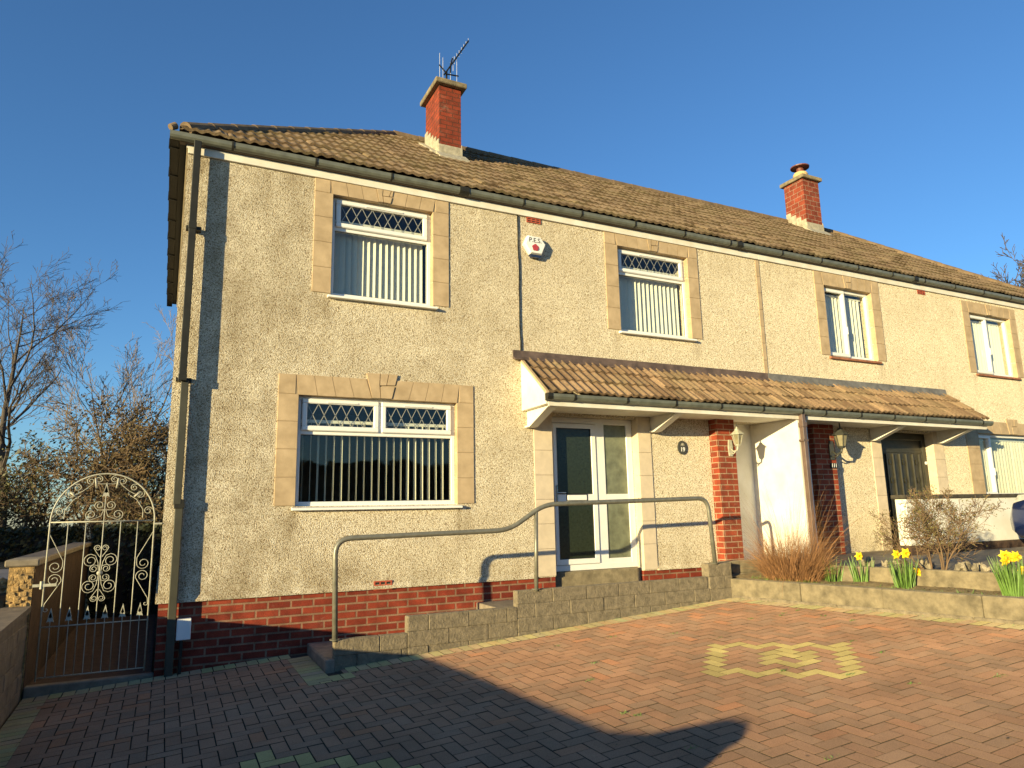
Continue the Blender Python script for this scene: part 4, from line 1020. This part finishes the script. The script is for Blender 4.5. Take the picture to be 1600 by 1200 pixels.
for sx in (-1, 1):
    for sz in (-1, 1):
        # big C: from centre bar sweeping out to an inward volute
        c0 = (xc+sx*.012, GY, zc+sz*.10); cx1, cz1, r1 = xc+sx*.083, zc+sz*.118, .062
        arc = [(xc+sx*.006, GY, zc+sz*.20)]
        sp = spiral(cx1, cz1, r1, radians(90) if sz > 0 else radians(-90), 1.55, -sx*sz)
        sc.tube([(xc+sx*.010, GY, zc+sz*.02), (xc+sx*.02, GY, zc+sz*.10), (xc+sx*.045, GY, zc+sz*.165)] + sp, R_, 5, False)
        sp2 = spiral(xc+sx*.052, zc+sz*.042, .036, radians(90 if sz > 0 else -90), 1.5, -sx*sz); sc.tube([(xc+sx*.008, GY, zc+sz*.065)] + sp2, R_, 5, False)
        # heart ends
        sp3 = spiral(xc+sx*.032, zc+sz*.235, .03, radians(0 if sx > 0 else 180), 1.4, sx*sz); sc.tube([(xc+sx*.008, GY, zc+sz*.15), (xc+sx*.045, GY, zc+sz*.205)] + sp3, R_, 5, False)
    # lower pair of volutes in the arch, either side of the centre spear
    sp = spiral(xc+sx*.048, ZT+.155, .045, radians(-90), 1.5, sx); sc.tube([(xc+sx*.006, GY, ZT+.11)] + sp, R_, 5, False)
    sp = spiral(xc+sx*.115, ZT+.065, .05, radians(-90), 1.5, sx); sc.tube([(xc+sx*.006, GY, ZT+.12), (xc+sx*.03, GY, ZT+.05)] + sp, R_, 5, False)
    # S-scrolls in the outer bays
    xo = xc+sx*(hw_-bay*.5)
    xe = xc+sx*hw_
    sc.tube([(xe, GY, ZT-.10), (xo-sx*.058, GY, zc+.13)] + spiral(xo+sx*.0, zc+.075, .058, pi if sx > 0 else 0, 1.45, sx), R_, 5, False)
    sc.tube([(xe-sx*.01, GY, zc-.32), (xe-sx*.015, GY, zc-.26), (xo-sx*.058, GY, zc-.06)] + spiral(xo, zc-.045, .058, pi if sx > 0 else 0, 1.45, -sx), R_, 5, False)
    sc.tube(spiral(xe-sx*.03, zc-.31, .022, 0 if sx > 0 else pi, .8, -sx), R_, 5, False)
    # paired volutes hugging the arch
    for (t, rr) in ((14, .040), (40, .042), (52, .036), (70, .036), (80, .036)):
        q = radians(t); px, pz = xc+sx*(hw_-rr-.012)*cos(q), ZT+(.462-rr-.012)*sin(q)
        sc.tube(spiral(px, pz, rr, q if sx > 0 else pi-q, 1.4, sx if t in (14, 52, 80) else -sx), R_, 5, False)
    q0, q1 = radians(20), radians(38); 
    sc.tube([(xc+sx*(hw_-.10)*cos(q0*.6), GY, ZT+.03), (xc+sx*(hw_-.11), GY, ZT+.11), (xc+sx*(hw_-.10)*cos(q1), GY, ZT+.34*sin(q1)), (xc+sx*.21, GY, ZT+.25)], R_, 5, False)
    sc.tube([(xc+sx*.30, GY, ZT+.235), (xc+sx*.2, GY, ZT+.29), (xc+sx*.12, GY, ZT+.36)], R_, 5, False)
    sc.tube([(xc+sx*.10, GY, ZT+.42), (xc+sx*.085, GY, ZT+.32)], .009, 5)
    sc.tube([(xc+sx*.30, GY, ZT+.28), (xc+sx*.245, GY, ZT+.235)], .009, 5)
sc.tube([(xc-.09, GY, ZT+.375), (xc-.06, GY, ZT+.362), (xc+.06, GY, ZT+.362), (xc+.09, GY, ZT+.375)], R_, 5, False)
sc.build("scrollwork", M['iron'], gt, smooth=True)
bo = MB(); bo.lathe([(.001, -.02), (.02, -.016), (.028, 0), (.02, .016), (.001, .02)], (xc, GY, zc), 10); bo.build("boss", M['iron'], gt)
hg = MB(); hg.box(-1.05, -.86, GY-.008, GY+.008, -.60, -.575); hg.tube([(-.98, GY, -.62), (-.98, GY, -.55)], .014, 8); hg.build("hinge", M['iron'], gt)
hg = MB(); hg.tube([(XRt, GY, -.045), (-.005, GY, -.045)], .01, 6); hg.build("latch", M['iron'], gt)
ks = MB(); ks.box(-1.04, .01, -.02, .09, -1.7, -1.475, .01); tag(ks.build("gate_threshold", M['slab']), "concrete threshold kerb under the white garden gate", "kerb")

# ================================================================== PLANTS
def leaf_quad(mb, p, s, r):
    d = Vector((r.gauss(0, 1), r.gauss(0, 1), r.gauss(0, 1))).normalized(); u = d.orthogonal().normalized(); w = d.cross(u)
    p = Vector(p); mb.quad(p-u*s*.5, p+w*s*.28, p+u*s*.5, p-w*s*.28)
def grow(mb, p, d, length, rad, depth, r, spec, tips):
    n = spec['segs'][depth] if depth < len(spec['segs']) else 3
    pts = [Vector(p)]; rs = [rad]; d = d.normalized(); step = length/n
    for i in range(n):
        d = (d + Vector((r.gauss(0, 1), r.gauss(0, 1), r.gauss(0, 1)))*spec['wob'] + Vector((0, 0, spec['up'][min(depth, len(spec['up'])-1)]))).normalized()
        pts.append(pts[-1]+d*step); rs.append(max(spec['rmin'], rad*(1-(1-(.06 if depth == 0 else spec['taper']))*(i+1)/n)))
    (spec['trunk_mb'] if depth == 0 else mb).tube(pts, rs, 8 if depth == 0 else (5 if depth == 1 else 3), depth == 0)
    if depth >= spec['depth']:
        tips.append(pts[-1]); tips.append(pts[-2]); return
    k = spec['kids'][depth]
    for c in range(k):
        t = spec['start'][depth]+(1-spec['start'][depth])*((c+r.random())/k); i = min(n-1, int(t*n)); f = t*n-i
        q = pts[i].lerp(pts[i+1], f); ax = (pts[i+1]-pts[i]).normalized()
        o = ax.orthogonal().normalized(); o = Matrix.Rotation(r.uniform(0, 2*pi), 3, ax) @ o
        an = radians(r.uniform(*spec['ang'])); nd = ax*cos(an)+o*sin(an)
        ln = length*spec['ratio'][depth]*(1-.45*t)*r.uniform(.7, 1.2)
        grow(mb, q, nd, ln, max(spec['rmin'], rs[i]*spec['rr']), depth+1, r, spec, tips)
BARE = dict(segs=[9, 7, 5, 4, 3], wob=.10, up=[.03, .05, .05, .03, .02], rmin=.0042, taper=.25, depth=4, kids=[13, 9, 6, 3], start=[.25, .2, .15, .15], ang=(25, 52), ratio=[.58, .6, .55, .6], rr=.55)
def bare_tree(name, label, base, height, rad, seed, m, spec, cat="tree", lean=(0, 0), group=None, leaves=None):
    r = random.Random(seed); t = thing(name, label, cat, base, group); mb = MB(); tips = []; spec = dict(spec, trunk_mb=MB())
    stems = spec.get('stems', 1)
    for s in range(stems):
        q = 2*pi*s/stems+r.random(); off = Vector((cos(q), sin(q), 0))*(.12 if stems > 1 else 0)
        d = Vector((lean[0]+off.x*3.2*spec.get('splay', 1), lean[1]+off.y*3.2*spec.get('splay', 1), 1))
        grow(mb, Vector(base)+off, d, height*r.uniform(.85, 1.1 if stems > 1 else 1.0), rad, 0, r, spec, tips)
    spec['trunk_mb'].build("trunk", m, t, smooth=True); mb.build("crown", m, t)
    if leaves:
        lm, cnt, sz, spread = leaves; lb = MB()
        for i in range(cnt):
            p = r.choice(tips)+Vector((r.gauss(0, spread), r.gauss(0, spread), r.gauss(0, spread))); leaf_quad(lb, p, sz*r.uniform(.6, 1.3), r)
        lb.build("foliage", lm, t, recalc=False)
    return t
bare_tree("bare_tree", "tall sparse bare tree with fine upswept twigs beyond the hedge", (-3.38, 12.4, -1.0), 7.0, .12, 12, M['twig'], BARE, group="bare trees on the left", lean=(.0, 0))
P2 = dict(BARE); P2.update(depth=4, kids=[9, 7, 5, 3], segs=[8, 6, 5, 4, 3], stems=4, up=[.05, .09, .08, .05, .03], ang=(20, 45), rmin=.005, splay=.8)
bare_tree("bare_tree", "pale bare tree standing close behind the house corner", (-.85, 14.5, -1.2), 6.0, .07, 22, M['twigpale'], P2, group="bare trees on the left")
P3 = dict(BARE); P3.update(depth=3, kids=[10, 9, 8], segs=[7, 6, 5, 3], stems=5, wob=.2, up=[.0, .0, -.01, 0], ang=(30, 75), rmin=.006, ratio=[.6, .55, .5], splay=1.1)
bare_tree("scrub_tree", "bushy brown and olive tree seen through the gate arch", (-1.25, 9.4, -.9), 3.1, .06, 41, M['twigbrown'], P3, leaves=(M['leafbrown'], 7600, .07, .17), group="scrub behind the gate")
bare_tree("scrub_tree", "olive leafy scrub tree above the passage wall coping", (-2.7, 10.4, -1.0), 2.5, .06, 43, M['twigbrown'], P3, leaves=(M['ivy'], 5200, .075, .17), group="scrub behind the gate")
bare_tree("scrub_tree", "low brown thicket against the house corner", (-.2, 10.2, -1.0), 2.5, .05, 47, M['twigbrown'], P3, leaves=(M['ivy'], 4200, .065, .17), group="scrub behind the gate")
PR = dict(BARE); PR.update(rmin=.012, depth=4, kids=[13, 9, 7, 4])
bare_tree("bare_tree", "bare tree whose twigs show over the chimney-pot house roof", (31.6, 8.3, -.5), 10.3, .2, 51, M['twig'], PR, group=None)
def hedge(name, label, x0, x1, y0, y1, z0, z1, n, m, seed, sz=.09):
    r = random.Random(seed); t = thing(name, label, "hedge", ((x0+x1)/2, (y0+y1)/2, z0)); c = MB()
    c.box(x0+.12, x1-.12, y0+.12, y1-.12, z0, z1-.12); c.build("hedge_core", M['dark'], t)
    lb = MB()
    for i in range(n):
        f = r.random(); x, y, z = r.uniform(x0, x1), r.uniform(y0, y1), r.uniform(z0, z1)
        k = r.choice("xXyYzz")
        if k == 'x': x = x0+abs(r.gauss(0, .07))
        elif k == 'X': x = x1-abs(r.gauss(0, .07))
        elif k == 'y': y = y0+abs(r.gauss(0, .07))
        elif k == 'Y': y = y1-abs(r.gauss(0, .07))
        else: z = z1-abs(r.gauss(0, .07))+.06*mnoise.noise(Vector((x*2, y*2, 0)))
        leaf_quad(lb, (x, y, z), sz*r.uniform(.6, 1.3), r)
    lb.build("foliage", m, t, recalc=False)
hedge("hedge", "dark clipped evergreen hedge closing the passage behind the gate", -1.0, .3, 5.3, 6.1, -1.7, -.10, 5200, M['hedge'], 61)
hedge("hedge", "dark evergreen hedge on the raised ground beyond the passage wall", -4.2, -1.3, 6.2, 7.1, -.9, -.12, 8000, M['hedge'], 62)
hedge("hedge", "tall mid green hedge added out of view to shade the passage", -7.4, -6.2, -2.0, 9, -.9, .75, 9000, M['hedgegreen'], 63, .12)  # unseen hedge, added to keep the low sun off the passage and back hedges

hedge("hedge", "long tall hedge across the road from the houses", -8, 26, -25.5, -24, -1.6, 2.4, 9000, M['hedgegreen'], 64, .22)
def blade(mb, p, d, length, w, droop, r, n=6):
    p = Vector(p); d = d.normalized(); side = d.cross(Vector((0, 0, 1)))
    if side.length < .05: side = Vector((1, 0, 0))
    side = Matrix.Rotation(r.uniform(0, pi), 3, d) @ side.normalized(); prev = None
    for i in range(n+1):
        t = i/n; ww_ = w*(1-t*.9); a, b = p-side*ww_, p+side*ww_
        if prev: mb.quad(prev[0], prev[1], b, a)
        prev = (a, b); d = (d+Vector((0, 0, -droop*(.3+t)))).normalized(); p = p+d*(length/n)
og = thing("ornamental_grass", "dry brown ornamental grass clump arching in the flower bed", "grass clump", (7.1, -1.45, -.9))
r = random.Random(71); a = MB()
for i in range(2400):       # tangled base, blades bent every way
    q = r.uniform(0, 2*pi); rad = .34*sqrt(r.random()); p = (7.10+rad*cos(q)*.95, -1.45+rad*sin(q), -.92+r.uniform(0, .08)); tilt = r.gauss(0, .55)
    d = Vector((cos(q)*abs(tilt)+r.gauss(0, .22), sin(q)*abs(tilt)+r.gauss(0, .22), 1.15)); blade(a, p, d, r.uniform(.2, .66), r.uniform(.002, .0036), .22*abs(r.gauss(1, .6)), r, 7)
for i in range(420):        # long wispy stems with drooping tips
    q = r.uniform(0, 2*pi); rad = .24*sqrt(r.random()); p = (7.10+rad*cos(q), -1.45+rad*sin(q), -.9); k = r.uniform(.1, 1.0)
    d = Vector((cos(q)*k+r.gauss(0, .1)+.06, sin(q)*k*.8+r.gauss(0, .1), 1.15)); blade(a, p, d, r.uniform(.6, 1.35), r.uniform(.0014, .0024), r.uniform(.04, .24), r, 10)
a.build("blades", M['grass'], og, recalc=False)
def daffodil(label, x, y, n, h, flowers, seed, z=None):
    r = random.Random(seed); z = soilz(x, y)-.01 if z is None else z; t = thing("daffodil_clump", label, "daffodils", (x, y, z), "daffodils in the flower bed"); a = MB()
    for i in range(n):
        q = r.uniform(0, 2*pi); rad = .10*sqrt(r.random()); blade(a, (x+rad*cos(q), y+rad*sin(q), z), Vector((cos(q)*r.uniform(.02, .35), sin(q)*r.uniform(.02, .35), 1)), h*r.uniform(.6, 1.1), .008, r.uniform(.01, .05), r)
    a.build("leaves", M['daff'], t, recalc=False)
    for (dx, dy, hz, sc_) in flowers:
        top = Vector((x+dx, y+dy, z+hz)); face = Vector((-.35+r.uniform(-.3, .2), -.9, r.uniform(-.15, .2))).normalized()
        st_ = MB(); st_.tube([(x+dx*.2, y+dy*.2, z), (x+dx*.7, y+dy*.7, z+hz*.6), top-face*.03+Vector((0, 0, .012)), top-face*.012], .005, 5); so = st_.build("flower", M['daff'], t, smooth=True)
        rot = face.to_track_quat('Z', 'Y').to_matrix().to_4x4(); pe = MB()
        for k in range(6):
            q = 2*pi*k/6; u = Vector((cos(q), sin(q), 0)); w_ = Vector((-sin(q), cos(q), 0)); zz = .004 if k % 2 else 0
            o = Vector((0, 0, zz)); pts = [o+u*.008-w_*.006, o+u*.026-w_*.017+Vector((0, 0, .004)), o+u*.05+Vector((0, 0, -.004)), o+u*.026+w_*.017+Vector((0, 0, .004)), o+u*.008+w_*.006]
            nn = len(pe.v); pe.v += [tuple(v*sc_) for v in pts]; pe.f.append((nn, nn+1, nn+2, nn+3, nn+4))
        pe.xform(Matrix.Translation(top) @ rot); pe.build("petals", M['petal'], so, recalc=False)
        tr = MB(); nn = 10; prof = [(.009, 0), (.011, .015), (.013, .028), (.018, .036), (.012, .030), (.004, .012)]
        tr.lathe([(p_*sc_, z_*sc_) for p_, z_ in prof], (0, 0, 0), 10); tr.xform(Matrix.Translation(top) @ rot); tr.build("trumpet", M['trumpet'], so)
daffodil("daffodil leaves without blooms beside the dry grass clump", 7.36, -1.80, 60, .29, [], 81)
daffodil("daffodil clump with a single yellow bloom", 7.45, -2.15, 60, .28, [(-.02, 0, .30, 1.15)], 82)
daffodil("daffodil clump with four yellow blooms beside the twiggy shrub", 7.42, -2.7, 130, .32, [(-.06, .02, .36, 1.2), (.03, -.03, .37, 1.3), (.08, .0, .36, 1.2), (.17, -.05, .16, 1.1)], 83)
daffodil("largest daffodil clump, many bright blooms above broad leaves", 7.63, -3.72, 190, .37, [(-.13, -.02, .35, 1.2), (.03, -.04, .38, 1.3), (.07, .02, .37, 1.3), (.05, -.08, .25, 1.2), (.0, .05, .39, 1.2)], 84)
sh = thing("twiggy_shrub", "bare twiggy shrub with small buds in the flower bed", "shrub", (7.83, -2.85, -.9)); r = random.Random(91); a = MB(); tips = []
SHR = dict(trunk_mb=MB(), segs=[6, 5, 4, 3], wob=.15, up=[.04, .09, .06, .02], rmin=.0022, taper=.35, depth=3, kids=[9, 8, 5], start=[.3, .15, .1], ang=(25, 60), ratio=[.6, .6, .55], rr=.6)
for s in range(7):
    q = 2*pi*s/7+r.random(); grow(a, Vector((7.83+.04*cos(q), -2.85+.04*sin(q), -.93)), Vector((cos(q)*r.uniform(.1, .55), sin(q)*r.uniform(.1, .55), 1)), r.uniform(.75, .98), .013, 0, r, SHR, tips)
SHR["trunk_mb"].build("stem", M["shrub"], sh, smooth=True); a.build("twig", M['shrub'], sh)
b = MB()
for i in range(4200): leaf_quad(b, r.choice(tips)+Vector((r.gauss(0, .018), r.gauss(0, .018), r.gauss(0, .018))), .018*r.uniform(.6, 1.4), r)
b.build("buds", M['bud'], sh, recalc=False)
# low weeds along the bed edge and in the paving joints
wd = MB(); r = random.Random(95)
for i in range(900):
    yy = -1.1-r.random()*4; xx = planter_x(yy)+.20+abs(r.gauss(0, .10)); blade(wd, (xx, yy, soilz(xx, yy)-.01), Vector((r.gauss(0, .6), r.gauss(0, .6), 1)), r.uniform(.02, .06), .004, .1, r, 3)
for i in range(26):
    xx, yy = r.uniform(2.4, 6.4), r.uniform(-5.6, -1.6)
    for k in range(16): blade(wd, (xx+r.gauss(0, .025), yy+r.gauss(0, .012), g(xx, yy)-.003), Vector((r.gauss(0, .8), r.gauss(0, .8), 1)), r.uniform(.01, .03), .003, .1, r, 3)
for i in range(420):
    if r.random() < .5: yy = -1.05-r.random()*5; xx = planter_x(yy)-.015-abs(r.gauss(0, .025))
    else: xx = 1.7+r.random()*4.6; yy = -1.01-abs(r.gauss(0, .02))
    blade(wd, (xx, yy, g(xx, yy)-.002), Vector((r.gauss(0, .9), r.gauss(0, .9), .7)), r.uniform(.008, .028), .003, .1, r, 2)
struct(wd.build("weeds", M['daff'], recalc=False), "stuff")

lt = MB(); r = random.Random(97)
for i in range(150):
    if i < 70: yy = -1.3-r.random()*5.5; xx = planter_x(yy)-.05-abs(r.gauss(0, .5))
    elif i < 110: xx = r.uniform(1.8, 6.2); yy = -1.06-abs(r.gauss(0, .25))
    else: xx = r.uniform(0, 6); yy = r.uniform(-5.5, -1.5)
    p = Vector((xx, yy, g(xx, yy)+.006)); q = r.uniform(0, 6.28); u = Vector((cos(q), sin(q), r.uniform(-.2, .3)))*r.uniform(.008, .02); w_ = Vector((-sin(q), cos(q), r.uniform(-.3, .3)))*r.uniform(.004, .009)
    lt.quad(p-u, p+w_, p+u, p-w_)
for i in range(260):
    yy = -1.0-r.random()*5; xx = planter_x(yy)+r.uniform(.17, .70); p = Vector((xx, yy, soilz(xx, yy)+.008)); q = r.uniform(0, 6.28); u = Vector((cos(q), sin(q), r.uniform(-.3, .4)))*r.uniform(.01, .03); w_ = Vector((-sin(q), cos(q), r.uniform(-.3, .3)))*r.uniform(.004, .011)
    lt.quad(p-u, p+w_, p+u, p-w_)
struct(lt.build("fallen_leaves", M['leafbrown'], recalc=False), "stuff")
# ================================================================== CAR on the next-door drive
def car(label, ox, oy, oz):
    # nose towards +y; origin at the ground under the nose, at the car's left side; body 1.78 wide, 4.3 long
    t = thing("parked_car", label, "car", (ox, oy, oz)); Wd = 1.78
    prof = [(-.02, .34, .34), (-.0, .30, .62), (-.10, .22, .80), (-.45, .20, .93), (-.95, .20, 1.0), (-1.25, .20, 1.02), (-2.0, .20, 1.02), (-3.2, .20, 1.03), (-3.9, .22, 1.0), (-4.2, .28, .9), (-4.3, .34, .6)]
    def ring(y, zb, zt, nose):
        ins = nose
        pts = []
        half = Wd/2
        for (fx, fz) in ((-.86, 0), (-.97, .12), (-1.0, .42), (-1.0, .62), (-.96, .86), (-.84, 1.0), (-.4, 1.03), (0, 1.04), (.4, 1.03), (.84, 1.0), (.96, .86), (1.0, .62), (1.0, .42), (.97, .12), (.86, 0)):
            pts.append((half+fx*half*ins, y, zb+(zt-zb)*fz))
        return pts
    b = MB(); rings = []
    for i, (y, zb, zt) in enumerate(prof):
        ins = (.72, .80, .90, .97, 1, 1, 1, 1, .98, .93, .85)[i]; rings.append(ring(y, zb, max(zt, zb+.02), ins))
    k = len(rings[0])
    for rg in rings: b.v += rg
    for i in range(len(rings)-1):
        for j in range(k):
            b.f.append((i*k+j, i*k+(j+1) % k, (i+1)*k+(j+1) % k, (i+1)*k+j))
    b.f.append(tuple(range(k))); b.f.append(tuple((len(rings)-1)*k+j for j in reversed(range(k))))
    b.xform(Matrix.Translation((ox, oy, oz))); bo_ = b.build("body", M['carblue'], t, smooth=True)
    cb_ = MB(); lo_ = [(.10, -1.05, 1.0), (Wd-.10, -1.05, 1.0), (Wd-.10, -4.05, 1.0), (.10, -4.05, 1.0)]; hi_ = [(.24, -1.75, 1.50), (Wd-.24, -1.75, 1.50), (Wd-.24, -3.75, 1.50), (.24, -3.75, 1.50)]
    cb_.v += lo_+hi_; cb_.f += [(0, 1, 5, 4), (1, 2, 6, 5), (2, 3, 7, 6), (3, 0, 4, 7), (4, 5, 6, 7)]; cb_.xform(Matrix.Translation((ox, oy, oz))); cb_.build("cabin_glass", M['carglass'], t)
    rf_ = MB(); rf_.box(.22, Wd-.22, -3.78, -1.72, 1.495, 1.545, .02)
    for q in range(4):
        rf_.tube([lo_[q], hi_[q]], .035, 6)
    rf_.tube([(.10, -2.5, 1.0), (.235, -2.5, 1.5)], .03, 6); rf_.xform(Matrix.Translation((ox, oy, oz))); rf_.build("roof", M['carblue'], t)
    for (x, yw) in ((.0, -.86), (Wd-.2, -.86), (.0, -3.4), (Wd-.2, -3.4)):
        w_ = MB(); w_.lathe([(.19, 0), (.31, .0), (.325, .03), (.325, .17), (.31, .2), (.19, .2)], (0, 0, 0), 24); w_.xform(Matrix.Translation((ox+x-.012, oy+yw, oz+.325)) @ Matrix.Rotation(pi/2, 4, 'Y')); wh = w_.build("wheel", M['tyre'], t)
        h_ = MB(); h_.lathe([(.02, .0), (.06, -.01), (.2, .005), (.2, .19), (.02, .195)], (0, 0, 0), 20); h_.xform(Matrix.Translation((ox+x-.012, oy+yw, oz+.325)) @ Matrix.Rotation(pi/2, 4, 'Y')); h_.build("rim", M['alloy'], wh)
        if x == 0:
            ar = MB(); ar.lathe([(.345, 0), (.40, 0), (.40, .012), (.345, .012)], (0, 0, 0), 24); ar.xform(Matrix.Translation((ox-.006, oy+yw, oz+.335)) @ Matrix.Rotation(pi/2, 4, 'Y')); ar.build("wheel_arch", M['black'], bo_)
    for x in (.13, Wd-.13):
        s = 1 if x < 1 else -1
        h_ = MB(); h_.v += [(x-.075*s, -.42, .74), (x+.02*s, -.06, .66), (x+.32*s, -.01, .67), (x+.30*s, -.09, .81), (x+.0*s, -.2, .85), (x-.085*s, -.5, .86)]; h_.f.append((0, 1, 2, 3, 4, 5)); h_.xform(Matrix.Translation((ox, oy+.012, oz+.006)))
        h_.build("headlight", M['lens'], t)
    gr_ = MB(); gr_.box(.5, Wd-.5, .0, .015, .48, .62, .006); gr_.box(.35, Wd-.35, -.01, .012, .26, .36, .006); gr_.xform(Matrix.Translation((ox, oy, oz))); gr_.build("grille", M['black'], t)
    mi = MB(); mi.cvx([(ox-.09, oy-1.55, oz+1.06)], .09, .05, .07, .02); mi.build("wing_mirror", M['carblue'], t)
    return t
car("dark blue car parked nose towards the white wall", 11.35, -1.62, -.755)
